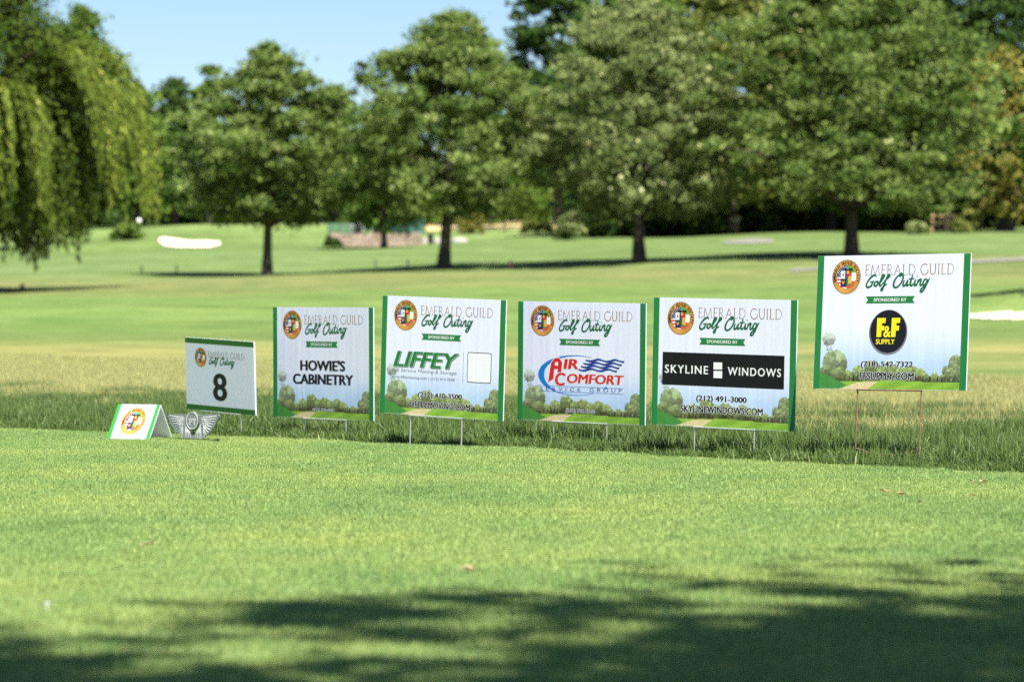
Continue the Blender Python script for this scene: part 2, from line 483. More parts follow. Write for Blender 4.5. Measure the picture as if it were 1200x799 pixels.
# ragged fringe right on the edge
for xx in np.arange(-3.4, 3.0, 0.10):
    x = xx + rng.uniform(-0.04, 0.04)
    pts.append((x, edge_y(x) + 0.07 + rng.uniform(-0.015, 0.03), 0)); rots.append((0, 0, rng.uniform(0, 6.28)))
    scs.append((0.55, 0.55, rng.uniform(0.35, 0.7)))
scatter('rough_grass', rough_src, pts, rots, scs, 'taller dark green rough grass along the edge of the tee', 'grass')
scatter('dry_grass', dry_src, p2, r2, s2, 'dry yellowish grass behind the green rough', 'grass')

# ------------------------------------------------------------------ trees
def leaf_cloud(centres, radii, per, size, r, flat=0.6, up=0.5, aspect=0.6):
    """leaf-sized faces gathered in clumps; returns verts, var"""
    k = np.repeat(np.arange(len(centres)), per)
    n = len(k)
    g = r.normal(0, 1, (n, 3)); g /= np.linalg.norm(g, axis=1)[:, None] + 1e-9
    g *= np.where(r.random(n) < 0.55, r.random(n) ** 0.5, np.minimum(np.abs(r.normal(0, 0.7, n)), 1.25))[:, None]
    P = centres[k] + g * radii[k][:, None] * np.array([1, 1, flat])
    nrm = r.normal(0, 1, (n, 3)) + g * 0.8 + np.array([0, 0, up]); nrm /= np.linalg.norm(nrm, axis=1)[:, None]
    t = np.cross(nrm, r.normal(0, 1, (n, 3))); t /= np.linalg.norm(t, axis=1)[:, None] + 1e-9
    b = np.cross(nrm, t)
    s = (size * r.uniform(0.6, 1.35, n))[:, None]
    fold = nrm * s * 0.18
    V = np.stack([P - t * s, P - b * s * aspect + fold, P + t * s, P + b * s * aspect + fold], 1)
    tone = r.random(len(centres))[k]
    var = np.clip(0.15 + 0.48 * tone + r.normal(0, 0.22, n), 0, 1)
    return V.reshape(-1, 3), np.repeat(var, 4)

def cloud_mesh(name, V, var):
    n = len(V) // 4
    me = np_mesh(name, V, np.arange(4 * n), np.full(n, 4))
    point_attr(me, 'var', var)
    return me

def crown_profile(t, low=0.35):
    """radius share from crown bottom (0) to top (1)"""
    return np.where(t < low, 0.62 + 0.38 * np.sin(t / low * math.pi / 2), np.cos((t - low) / (1 - low) * math.pi / 2) ** 0.72)

def tree(name, base, h, rad, bottom, label, mat, bark=None, seed=1, clumps=220, per=90, size=0.14, crad=0.62, trunk_r=0.2, low=0.33,
         flat=0.5, group=None, limbs=34, gaps=0.3, shell=0.5, lean=0.0):
    r = np.random.default_rng(seed)
    root = empty(name, base)
    ph = r.uniform(0, 6.28, 8)
    C = []
    while len(C) < clumps:
        t = r.random() ** 0.9; a = r.uniform(0, 2 * math.pi)
        env = rad * float(crown_profile(np.array(t), low))
        env *= 1 + gaps * (0.5 * math.sin(2 * a + ph[0] + 3 * t) + 0.35 * math.sin(5 * a + ph[1] - 9 * t) + 0.35 * math.sin(13 * t + ph[2] + a))
        f = shell + (1.1 - shell) * r.random() if r.random() < 0.72 else r.random() ** 0.6
        z = bottom + t * (h - bottom) * (1 + 0.05 * math.sin(7 * a + ph[5]) * t)
        C.append((env * f * math.cos(a) + lean * t, env * f * math.sin(a), z - 0.10 * env * f * (1 - t)))
    C = np.array(C)
    R = crad * np.clip(np.exp(r.normal(-0.05, 0.42, clumps)), 0.4, 1.9) * (0.75 + 0.35 * (1 - (C[:, 2] - bottom) / (h - bottom)))
    V, var = leaf_cloud(C, R, per, size, r, flat)
    mb = MB()
    top = h * 0.86
    tp = []
    for i in range(9):
        t = i / 8
        tp.append((lean * t * 0.8 + 0.12 * trunk_r * 6 * math.sin(3 * t + ph[3]) * t, 0.1 * math.sin(4 * t + ph[4]) * t, -0.15 + t * (top + 0.15)))
    tr = [trunk_r * (1.75 if i == 0 else 1.0) * (1 - 0.88 * (i / 8) ** 1.1) for i in range(9)]
    tp.insert(1, (tp[0][0], tp[0][1], 0.12)); tr.insert(1, trunk_r * 1.25)
    mb.tube(tp, tr, 10)
    order = r.permutation(clumps)[:limbs]
    for i in order:
        c = C[i]
        z0 = max(bottom * 0.8, min(c[2] - 0.45 * math.hypot(c[0], c[1]) - 0.2, top * 0.95))
        t = z0 / top
        s = Vector((lean * t * 0.8, 0, z0)); e = Vector(c)
        m = s.lerp(e, 0.5) + Vector((0, 0, 0.12 * (e - s).length))
        r0 = max(0.03, trunk_r * (1 - 0.85 * t) * 0.5)
        mb.tube([s, s.lerp(m, 0.5), m, m.lerp(e, 0.5), e], [r0, r0 * 0.8, r0 * 0.6, r0 * 0.4, 0.012], 6)
    mb.build('trunk', bark or M_BARK, root, smooth=True)
    link('crown', cloud_mesh('crown', V, var), mat, root)
    return tag(root, label, 'tree', group)

ML_MAIN = leafy('leaf_maple', (0.055, 0.10, 0.018), (0.25, 0.325, 0.085), (0.48, 0.50, 0.22), trans=0.36)
ML_MAIN2 = leafy('leaf_pale', (0.08, 0.125, 0.03), (0.31, 0.36, 0.135), (0.54, 0.54, 0.28), trans=0.36)
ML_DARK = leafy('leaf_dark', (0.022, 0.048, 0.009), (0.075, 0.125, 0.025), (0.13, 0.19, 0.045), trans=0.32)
ML_MID = leafy('leaf_mid', (0.055, 0.105, 0.016), (0.19, 0.27, 0.05), (0.32, 0.38, 0.10), trans=0.42)
ML_YEL = leafy('leaf_yellow_green', (0.08, 0.11, 0.02), (0.24, 0.26, 0.06), (0.36, 0.33, 0.1), trans=0.35)
ML_GOLD = leafy('leaf_golden', (0.13, 0.125, 0.025), (0.36, 0.34, 0.075), (0.50, 0.44, 0.13), trans=0.38)
ML_WILLOW = leafy('leaf_willow', (0.028, 0.055, 0.009), (0.16, 0.215, 0.03), (0.36, 0.39, 0.08), trans=0.32)

ROW = 'trees in a row across the fairway'
def tree_px(name, px, d, top_py, half_px, bottom_py, label, mat, trunk_px=13, group=None, **kw):
    b = at(px, d); s = F_PX / d
    h = height_at(top_py, d) - b.z
    return tree(name, b, h, half_px / s, height_at(bottom_py, d) - b.z, label, mat, trunk_r=trunk_px / s / 2, group=group, **kw)

tree_px('shade_tree', 313, 113, 62, 94, 254, 'round leafy tree with dark trunk, right of the far white bunker', ML_MAIN, 12, ROW, seed=11, clumps=330, per=150, size=0.085, crad=0.60, gaps=0.28, flat=0.46, low=0.42)
tree_px('shade_tree', 520, 114, 24, 114, 248, 'leafy tree with dark flared trunk behind the second sponsor sign', ML_MAIN, 15, ROW, seed=23, clumps=420, per=150, size=0.085, crad=0.66, gaps=0.48, lean=0.35, flat=0.46, low=0.36)
tree_px('shade_tree', 749, 113, 4, 124, 246, 'pale green leafy tree with straight trunk behind the fourth sponsor sign', ML_MAIN2, 15, ROW, seed=37, clumps=480, per=150, size=0.085, crad=0.66, flat=0.46, low=0.33)
tree_px('shade_tree', 998, 111, -38, 150, 236, 'largest round tree of the row, trunk just above the highest sign', ML_MAIN, 16, ROW, seed=51, clumps=620, per=150, size=0.088, crad=0.68, gaps=0.42, lean=-0.3, flat=0.46, low=0.36)
tree_px('shade_tree', 450, 152, 140, 55, 262, 'smaller yellow-green tree with thin trunk in front of the low stone wall', ML_MID, 8, None, seed=63, clumps=150, per=80, size=0.15, crad=0.7)

WOOD = 'trees of the far wood'
tree_px('woodland_tree', 205, 290, 98, 38, 235, 'dark green far tree between the willow and the round tree', ML_DARK, 8, WOOD, seed=71, clumps=150, per=70, size=0.26, crad=1.3)
tree_px('woodland_tree', 246, 300, 82, 34, 235, 'tall far tree peeping out left above the round tree', ML_MID, 7, WOOD, seed=72, clumps=90, per=60, size=0.26, crad=1.1, gaps=0.6)
tree_px('woodland_tree', 160, 280, 108, 42, 240, 'mid green far tree just right of the willow strands', ML_MID, 8, WOOD, seed=73, clumps=150, per=70, size=0.26, crad=1.3)
tree_px('woodland_tree', 100, 285, 95, 60, 240, 'far green tree hidden behind the drooping willow', ML_DARK, 8, WOOD, seed=74, clumps=150, per=70, size=0.26, crad=1.4)
tree_px('woodland_tree', 392, 300, 108, 40, 240, 'dark far tree in the gap right of the round tree', ML_MID, 8, WOOD, seed=75, clumps=130, per=70, size=0.26, crad=1.3)
tree_px('woodland_tree', 428, 290, 72, 20, 215, 'thin sparse far tree with open top in the sky gap', ML_DARK, 6, WOOD, seed=76, clumps=34, per=60, size=0.24, crad=0.9, gaps=0.6, limbs=30)
tree_px('woodland_tree', 300, 310, 150, 70, 245, 'low far tree behind the round tree', ML_DARK, 8, WOOD, seed=77, clumps=130, per=70, size=0.26, crad=1.5)
tree_px('woodland_tree', 655, 200, -60, 72, 215, 'tall dark tree rising between the two middle row trees', ML_DARK, 14, WOOD, seed=78, clumps=260, per=85, size=0.2, crad=1.0)
tree_px('woodland_tree', 575, 240, 70, 70, 245, 'mid green wood tree behind the tree with flared trunk', ML_MID, 10, WOOD, seed=79, clumps=170, per=80, size=0.22, crad=1.2)
tree_px('woodland_tree', 858, 161, -50, 88, 236, 'bright yellow-green tree top behind the gap of the right row trees', ML_YEL, 14, WOOD, seed=80, clumps=420, per=90, size=0.16, crad=1.0, low=0.22)
tree_px('woodland_tree', 752, 163, -60, 98, 238, 'tall mid green wood tree behind the pale row tree', ML_MID, 14, WOOD, seed=81, clumps=420, per=90, size=0.16, crad=1.0, low=0.22)
tree_px('woodland_tree', 975, 163, -80, 104, 234, 'dark wood tree right behind the largest row tree', ML_DARK, 14, WOOD, seed=82, clumps=420, per=90, size=0.16, crad=1.0, low=0.22)
tree_px('woodland_tree', 1105, 159, -110, 100, 234, 'very dark tall tree filling the top right corner', ML_DARK, 16, WOOD, seed=83, clumps=420, per=90, size=0.16, crad=1.0, low=0.22)
tree_px('golden_tree', 1178, 150, 66, 62, 250, 'golden leaved tree at the right edge with dark trunk', ML_GOLD, 18, None, seed=84, clumps=170, per=70, size=0.16, crad=0.75, gaps=0.5)
tree_px('woodland_tree', 1240, 160, -80, 100, 236, 'dark wood tree beyond the golden tree at the right edge', ML_DARK, 14, WOOD, seed=85, clumps=420, per=90, size=0.16, crad=1.0, low=0.22)
tree_px('woodland_tree', 30, 165, 14, 88, 190, 'open branched green tree above and behind the willow', ML_MID, 14, None, seed=86, clumps=150, per=70, size=0.15, crad=0.75, gaps=0.6, lean=3.2)
# beside the near bunker, out of frame: its crown shades the bank
tree('shade_tree', at(1372, 66), 7.5, 3.1, 2.2, 'leafy tree standing right of the near bunker', ML_MAIN, seed=91, clumps=220, per=70, size=0.13, crad=0.6, trunk_r=0.18)

# the tree that shades the foreground of the tee
tree('shade_tree', (5.2, -2.95, 0), 10.5, 5.4, 3.6, 'leafy tree beside the tee that shades the foreground grass', ML_MAIN, seed=97, clumps=360, per=190, size=0.078,
     crad=0.62, trunk_r=0.24, gaps=0.35, flat=0.55)

def willow():
    r = np.random.default_rng(5)
    d = 95; b = at(-38, d)
    root = empty('willow_tree', b)
    mb = MB()
    mb.tube([(0, 0, -0.2), (0, 0, 0.2), (0.1, 0, 1.5), (0.2, 0.1, 3.0), (0.15, 0.1, 5), (0.3, 0, 8)], [0.6, 0.42, 0.34, 0.3, 0.2, 0.06], 12)
    H, R = 11.5, 3.8
    V, VA, C = [], [], []
    for k in range(900):                                       # the dense domed mass
        a = r.uniform(0, 6.28); t = r.random() ** 1.1
        rr = R * (0.80 + 0.2 * math.sin(t * 3.0 + 0.6)) * math.cos(max(0, t - 0.25) / 0.75 * math.pi / 2) ** 0.5
        rr *= (1 + 0.16 * math.sin(3 * a + 5 * t) + 0.12 * math.sin(7 * a - 9 * t)) * (r.uniform(0.55, 1.05) if r.random() < 0.7 else r.random())
        C.append((rr * math.cos(a), rr * math.sin(a), 2.9 + t * (H - 2.9)))
    C = np.array(C)
    v, va = leaf_cloud(C, 0.62 * np.exp(r.normal(0, 0.35, len(C))), 75, 0.10, r, 0.8, 0.2, 0.42)
    V.append(v); VA.append(va * 0.75)  # leaves of the mass toned down: its shade is put into the colour
    for i in range(26):
        e = Vector(C[r.integers(0, len(C))]); z0 = r.uniform(2.2, 5); st = Vector((0.15, 0.05, z0)); m = st.lerp(e, 0.5) + Vector((0, 0, 0.8))
        mb.tube([st, st.lerp(m, .5), m, m.lerp(e, .5), e], [0.14, 0.11, 0.08, 0.05, 0.015], 6)
    def strand(P, tone):
        n = len(P)
        tg = np.gradient(P, axis=0); tg /= np.linalg.norm(tg, axis=1)[:, None] + 1e-9
        dn = tg + r.normal(0, 0.35, (n, 3)); dn /= np.linalg.norm(dn, axis=1)[:, None]
        sd = np.cross(dn, r.normal(0, 1, (n, 3))); sd /= np.linalg.norm(sd, axis=1)[:, None] + 1e-9
        L_ = (0.12 * r.uniform(0.6, 1.4, n))[:, None]
        Q = P + r.normal(0, 0.05, (n, 3))
        V.append(np.stack([Q - dn * L_, Q - sd * L_ * 0.24, Q + dn * L_, Q + sd * L_ * 0.24], 1).reshape(-1, 3))
        VA.append(np.repeat(np.clip(tone + r.normal(0, 0.12, n), 0, 1), 4))
    for k in range(900):                                       # fringe hanging under the mass
        a = r.uniform(0, 6.28); rr = R * math.sqrt(r.uniform(0.05, 1.0))
        z0 = r.uniform(2.8, 5.2); zl = 1.75 + 0.55 * math.sin(4 * a) + 0.3 * math.sin(9 * a + 1) + abs(r.normal(0, 0.8))
        if z0 - zl < 0.6: continue
        n = int((z0 - zl) * 24); t = np.linspace(0, 1, n)
        sway = r.uniform(0.05, 0.3)
        P = np.stack([(rr + sway * t) * math.cos(a) + 0.06 * np.sin(5 * t + k), (rr + sway * t) * math.sin(a), z0 - t * (z0 - zl)], -1)
        strand(P, r.uniform(0.1, 0.6))
    for g in range(13):                                        # long boughs arching out and down
        a = 2 * math.pi * g / 13 + r.normal(0, 0.12); z0 = r.uniform(5.6, 7.6); r1 = R * r.uniform(1.3, 1.58); ze = r.uniform(2.0, 3.2)
        for q in range(34):
            a2 = a + r.normal(0, 0.085); t1 = r.uniform(0.75, 1.0)
            n = int(120 * t1); t = np.linspace(0, t1, n)
            rad = 1.6 + (r1 - 1.6) * np.sin(t * math.pi / 2) ** 0.85 + r.normal(0, 0.15)
            z = z0 + 0.7 * np.sin(t * 3.0) - (z0 - ze) * t ** 2.1 + r.normal(0, 0.18)
            strand(np.stack([rad * math.cos(a2), rad * math.sin(a2), z], -1), r.uniform(0.4, 0.92))  # brighter leaf tone paints these boughs as sunlit
    mb.build('trunk', M_BARK, root, True)
    link('crown', cloud_mesh('crown', np.concatenate(V), np.concatenate(VA)), ML_WILLOW, root)
    tag(root, 'big weeping willow with drooping strands at the left edge', 'tree')
willow()

# the wood behind, one mass of understorey
def understorey(name, px0, px1, d0, d1, top_py, mat, n, size, seed, label, crad=1.0):
    r = np.random.default_rng(seed)
    C = []
    for k in range(n):
        px = r.uniform(px0, px1); d = r.uniform(d0, d1); b = at(px, d)
        hmax = height_at(top_py, d) - b.z
        C.append((b.x, d, b.z + hmax * r.random() ** 1.25 * (0.75 + 0.25 * math.sin(px * 0.06 + seed))))
    C = np.array(C)
    V, va = leaf_cloud(C, crad * r.uniform(0.6, 1.4, n), 60, size, r, 0.75)
    o = link(name, cloud_mesh(name, V, va), mat)
    return tag(o, label, 'woodland', kind='stuff')
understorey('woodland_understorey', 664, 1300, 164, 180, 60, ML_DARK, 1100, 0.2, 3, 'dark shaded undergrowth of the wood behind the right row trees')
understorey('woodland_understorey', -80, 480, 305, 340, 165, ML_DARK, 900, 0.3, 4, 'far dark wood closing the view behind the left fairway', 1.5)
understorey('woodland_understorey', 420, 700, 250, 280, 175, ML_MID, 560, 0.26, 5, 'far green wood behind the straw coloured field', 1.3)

def shrub(px, d, w, h, mat, label, seed, per=70, size=0.1, group=None):
    r = np.random.default_rng(seed); b = at(px, d); root = empty('shrub', b)
    n = 26
    a = r.uniform(0, 6.28, n); q = np.sqrt(r.random(n)); t = r.random(n)
    C = np.stack([w / 2 * q * np.cos(a) * (1 - 0.35 * t), w / 2 * q * np.sin(a) * (1 - 0.35 * t), h * (0.15 + 0.75 * t)], -1)
    V, va = leaf_cloud(C, np.full(n, 0.24 * min(w, h * 1.5)), per, size, r, 0.8)
    mb = MB()
    for k in range(6):
        e = Vector(C[k]); mb.tube([(0, 0, -0.05), e * 0.5, e], [0.03, 0.02, 0.008], 5)
    mb.build('stem', M_BARK, root)
    link('foliage', cloud_mesh('foliage', V, va), mat, root)
    return tag(root, label, 'shrub', group)
DK = 'dark shrubs at the foot of the wood'
for i, (px, w, h, lb) in enumerate([(690, 2.6, 2.0, 'dark rounded shrub left of the pale row tree trunk'), (735, 2.8, 2.1, 'dark shrub right behind the pale row tree trunk'),
                                    (790, 3.0, 2.0, 'dark shrub halfway between the two right row trunks, left one'), (835, 3.0, 1.9, 'dark shrub behind the upper bit of path'),
                                    (890, 3.0, 2.2, 'dark shrub just right of the upper bit of path'), (940, 3.0, 2.4, 'dark shrub left of the largest row trunk'),
                                    (1030, 3.0, 2.3, 'dark shrub right of the largest row trunk'), (1150, 3.2, 2.4, 'dark shrub left below the golden tree'),
                                    (1205, 3.4, 2.5, 'dark shrub at the right edge below the golden tree')]):
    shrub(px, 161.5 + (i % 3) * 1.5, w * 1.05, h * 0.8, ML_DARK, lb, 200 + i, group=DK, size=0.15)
shrub(1075, 146, 1.1, 0.55, ML_MAIN2, 'small pale green shrub in front of the wooden rail', 231, size=0.08)
shrub(1126, 146, 1.1, 0.6, ML_YEL, 'small bright yellow-green shrub right of the wooden rail', 232, size=0.08)
shrub(1138, 149, 1.0, 1.2, ML_YEL, 'taller yellow-green shrub at the end of the wooden rail', 233, size=0.1)
shrub(668, 158, 1.3, 1.5, ML_MAIN2, 'pale green shrub at the left end of the dark hedge', 234, size=0.11)
shrub(150, 165, 1.7, 0.8, ML_MID, 'low grey-green shrub on the left fairway under the willow', 235, size=0.1)
shrub(392, 158, 1.0, 0.5, ML_DARK, 'low dark shrub at the left end of the stone wall', 236, size=0.09)
shrub(628, 182, 2.2, 0.7, ML_YEL, 'low yellowish shrub in the straw coloured field', 237, size=0.1)
shrub(552, 178, 1.8, 1.3, ML_GOLD, 'tawny shrub just right of the flared trunk', 238, size=0.1)

# ------------------------------------------------------------------ far things
M_STONE = plain('wall_stone', (0.27, 0.20, 0.155), rough=0.9, noise=0.35, nscale=2.5, bump=0.4)
M_TEAL = plain('teal_screen', (0.03, 0.09, 0.075), rough=0.8, noise=0.25, nscale=2)
M_GREEN_SCREEN = plain('green_screen', (0.08, 0.15, 0.08), rough=0.8, noise=0.2, nscale=2)
M_POST = plain('dark_post', (0.05, 0.05, 0.05), rough=0.6)
M_WHITE = plain('white_paint', (0.78, 0.78, 0.76), rough=0.35, noise=0.04)
M_RED = plain('red_paint', (0.26, 0.07, 0.05), rough=0.5)
M_BLACK = plain('black_plastic', (0.012, 0.012, 0.014), rough=0.45)
M_TYRE = plain('tyre_rubber', (0.02, 0.02, 0.02), rough=0.9)
M_GLASS = plain('dark_glass', (0.02, 0.03, 0.035), rough=0.08, noise=0.0, spec=0.8)
M_WOODRAIL = plain('rail_wood', (0.34, 0.23, 0.10), rough=0.85, noise=0.3, nscale=6)
M_ROCK = plain('pale_rock', (0.30, 0.28, 0.25), rough=0.9, noise=0.2, nscale=4, bump=0.5)

def stone_wall():
    d = 158; b = at(442, d); root = empty('stone_wall', b)
    r = random.Random(3); mb = MB(); s = d / F_PX
    half = 54 * s
    n = 24
    zs = lambda x: float(ground_z(b.x + x, d)) - b.z
    for row in range(3):
        x = -half
        while x < half:
            w = r.uniform(0.22, 0.42); hh = 0.24
            z = zs(x) - 0.06 + row * hh
            j = lambda: r.uniform(-0.02, 0.02)
            x1 = min(x + w - 0.02, half)
            if x1 - x > 0.08:
                mb.add([(x + j(), -0.2 + j(), z + j()), (x1 + j(), -0.2 + j(), z + j()), (x1 + j(), 0.2, z), (x, 0.2, z),
                        (x + j(), -0.18 + j(), z + hh - 0.015 + j()), (x1 + j(), -0.18 + j(), z + hh - 0.015 + j()), (x1, 0.18, z + hh - 0.015), (x, 0.18, z + hh - 0.015)],
                       [(3, 2, 1, 0), (4, 5, 6, 7), (0, 1, 5, 4), (1, 2, 6, 5), (2, 3, 7, 6), (3, 0, 4, 7)])
            x += w
    o = mb.build('stone', M_STONE, root); o['kind'] = 'stuff'
    tag(root, 'low pinkish stone wall beyond the fairway, behind the thin trunked tree', 'wall')
stone_wall()

def screen_fence(px0, px1, d, h, mat, label):
    a, c = at(px0, d), at(px1, d); root = empty('screen_fence', ((a.x + c.x) / 2, d, min(a.z, c.z)))
    L_ = (c.x - a.x) / 2
    mb = MB(); n = 14
    for i in range(n):
        x0, x1 = -L_ + 2 * L_ * i / n, -L_ + 2 * L_ * (i + 1) / n
        w0, w1 = 0.03 * math.sin(i * 1.9), 0.03 * math.sin((i + 1) * 1.9)
        mb.add([(x0, w0, 0.1), (x1, w1, 0.1), (x1, w1, h), (x0, w0, h), (x0, w0 + .01, 0.1), (x1, w1 + .01, 0.1), (x1, w1 + .01, h), (x0, w0 + .01, h)],
               [(0, 1, 2, 3), (7, 6, 5, 4), (3, 2, 6, 7), (0, 4, 5, 1)])
    mb.build('cloth', mat, root)
    for i in range(5):
        m = MB(); x = -L_ + 2 * L_ * i / 4; m.tube([(x, 0.06, -0.3), (x, 0.06, h + 0.06)], 0.03, 8); m.build('post', M_POST, root)
    tag(root, label, 'fence')
screen_fence(450, 496, 176, 1.0, M_TEAL, 'teal green screen fence above the right half of the stone wall')
screen_fence(384, 424, 178, 0.7, M_GREEN_SCREEN, 'light green screen fence above the left half of the stone wall')

M_SILVER = plain('pale_car_paint', (0.36, 0.40, 0.40), rough=0.3, noise=0.03)
def parked_car(px, d):
    b = at(px, d); root = empty('parked_car', b, (0, 0, math.radians(8)))
    side = [(-1.05, 0.28), (-1.08, 0.55), (-0.95, 0.72), (-0.55, 0.78), (-0.25, 1.08), (0.45, 1.1), (0.75, 0.8), (1.02, 0.72), (1.06, 0.3)]
    mb = MB(); mb.prism([(x * 0.95, z) for x, z in side], -0.55, 0.55); mb.build('body', M_SILVER, root)
    for sy in (-0.556, 0.54):
        m = MB(); m.prism([(-0.42, 0.8), (-0.22, 1.02), (0.05, 1.03), (0.05, 0.8)], sy, sy + 0.016); m.build('window', M_GLASS, root)
        m = MB(); m.prism([(0.1, 0.8), (0.1, 1.03), (0.4, 1.03), (0.6, 0.8)], sy, sy + 0.016); m.build('window', M_GLASS, root)
    for sx in (-0.62, 0.62):
        for sy in (-0.5, 0.5):
            m = MB(); m.tube([(sx, sy - 0.08, 0.26), (sx, sy + 0.08, 0.26)], 0.26, 16); m.build('wheel', M_TYRE, root)
    tag(root, 'small pale car parked behind the low stone wall', 'car')
parked_car(431, 171)

def boulder(px, d, w, h, label, seed):
    r = random.Random(seed); b = at(px, d); mb = MB(); n = 9
    rings = []
    vs = []; fs = []
    for k, (t, q) in enumerate(((-0.1, 0.95), (0.3, 1.0), (0.7, 0.8), (1.0, 0.35))):
        for i in range(n):
            a = 6.283 * i / n; rr = q * r.uniform(0.85, 1.1)
            vs.append((w / 2 * rr * math.cos(a), w / 2.6 * rr * math.sin(a), h * t * r.uniform(0.92, 1.08)))
    for k in range(3):
        for i in range(n): fs.append((k*n+i, k*n+(i+1) % n, (k+1)*n+(i+1) % n, (k+1)*n+i))
    fs.append(tuple(range(3*n, 4*n)))
    mb.add(vs, fs)
    o = mb.build('boulder', M_ROCK); o.location = b
    tag(o, label, 'boulder', 'pale boulders by the end of the stone wall')
boulder(497, 160, 0.42, 0.34, 'pale boulder right at the end of the stone wall', 1)
boulder(512, 160, 0.45, 0.3, 'pale boulder just left of the flared trunk', 2)
boulder(538, 160, 0.95, 0.24, 'long low pale boulder right of the flared trunk', 3)

def litter_bin(px, d):
    b = at(px, d); root = empty('litter_bin', b)
    m = MB(); m.tube([(0, 0, 0), (0, 0, 0.45)], [0.12, 0.15], 14); m.build('body', M_BLACK, root)
    m = MB(); m.tube([(0, 0, 0.45), (0, 0, 0.48), (0, 0, 0.54)], [0.165, 0.165, 0.07], 14); m.build('lid', M_BLACK, root)
    tag(root, 'small black bin between the two pale boulders', 'bin')
litter_bin(504.5, 160)

def rail_fence():
    d = 150; b = at(1108, d); root = empty('rail_fence', b); s = d / F_PX; L_ = 17 * s
    for z in (0.42, 0.75):
        m = MB(); m.box(-L_, L_, -0.03, 0.03, z, z + 0.13); m.build('rail', M_WOODRAIL, root)
    for x in (-L_ + 0.05, 0, L_ - 0.05):
        m = MB(); m.box(x - 0.05, x + 0.05, 0.032, 0.12, -0.2, 0.95); m.build('post', M_WOODRAIL, root)
    tag(root, 'short wooden rail fence at the foot of the wood', 'fence')
rail_fence()

def stake(name, px, py, h, mat, label, group, cat='stake', rad=0.03, cap=False):
    p = on_ground(px, py); root = empty(name, p)
    m = MB(); m.tube([(0, 0, -0.1), (0, 0, h * 0.9), (0, 0, h)], [rad, rad, rad * 0.5], 8); m.build('post', mat, root)
    m = MB(); m.tube([(0, 0, h * 0.62), (0, 0, h * 0.72)], rad * 1.3, 8); m.build('band', M_WHITE if cap else mat, root)
    return tag(root, label, cat, group)
G_ST = 'short dark rope stakes before the tree row'
for px, py, lb in ((166, 321, 'short dark stake left of the round tree, the farther left one'), (207, 320, 'short dark stake below the far white bunker'),
                   (440, 313, 'short dark stake below the thin trunked tree'), (478, 313, 'short dark stake left of the flared trunk')):
    stake('rope_stake', px, py, 0.32, M_POST, lb, G_ST)
stake('yardage_marker', 598, 316, 0.34, M_RED, 'small red marker post right of the flared trunk', 'red marker posts', 'marker post', 0.07, True)
stake('yardage_marker', 26, 340, 0.2, M_RED, 'small red marker post on the fairway at the far left', 'red marker posts', 'marker post', 0.07, True)

def ball_washer(px, d):
    b = at(px, d); root = empty('ball_washer', b)
    m = MB(); m.tube([(0, 0, -0.1), (0, 0, 0.75)], 0.035, 8); m.build('post', M_POST, root)
    m = MB(); m.tube([(0, 0, 0.70), (0, 0, 0.76), (0, 0, 0.92), (0, 0, 0.98)], [0.06, 0.11, 0.11, 0.05], 14); m.build('head', M_WHITE, root, True)
    tag(root, 'small white post-top unit beside the low shrub under the willow', 'ball washer')
ball_washer(163, 166)

# ------------------------------------------------------------------ flat print
def print_material():
    m, nt, N, L, P = new_mat('print_ink')
    a = N.new('ShaderNodeVertexColor'); a.layer_name = 'Col'
    L.new(a.outputs['Color'], P.inputs['Base Color'])
    P.inputs['Roughness'].default_value = 0.42
    P.inputs['Specular IOR Level'].default_value = 0.25
    tr = N.new('ShaderNodeBsdfTranslucent'); L.new(a.outputs['Color'], tr.inputs['Color'])
    ms = N.new('ShaderNodeMixShader'); ms.inputs['Fac'].default_value = 0.08
    L.new(P.outputs['BSDF'], ms.inputs[1]); L.new(tr.outputs['BSDF'], ms.inputs[2])
    L.new(ms.outputs['Shader'], N['Material Output'].inputs['Surface'])
    return m
def warp(nt, P):
    N, L = nt.nodes, nt.links
    tc = N.new('ShaderNodeTexCoord'); mp = N.new('ShaderNodeMapping'); mp.inputs['Scale'].default_value = (16, 1, 1.2)
    nz = N.new('ShaderNodeTexNoise'); nz.inputs['Scale'].default_value = 1; nz.inputs['Detail'].default_value = 3
    L.new(tc.outputs['Object'], mp.inputs['Vector']); L.new(mp.outputs['Vector'], nz.inputs['Vector'])
    b = N.new('ShaderNodeBump'); b.inputs['Strength'].default_value = 0.5; b.inputs['Distance'].default_value = 0.004
    L.new(nz.outputs['Fac'], b.inputs['Height']); L.new(b.outputs['Normal'], P.inputs['Normal'])
M_PRINT = print_material()
warp(M_PRINT.node_tree, M_PRINT.node_tree.nodes['Principled BSDF'])
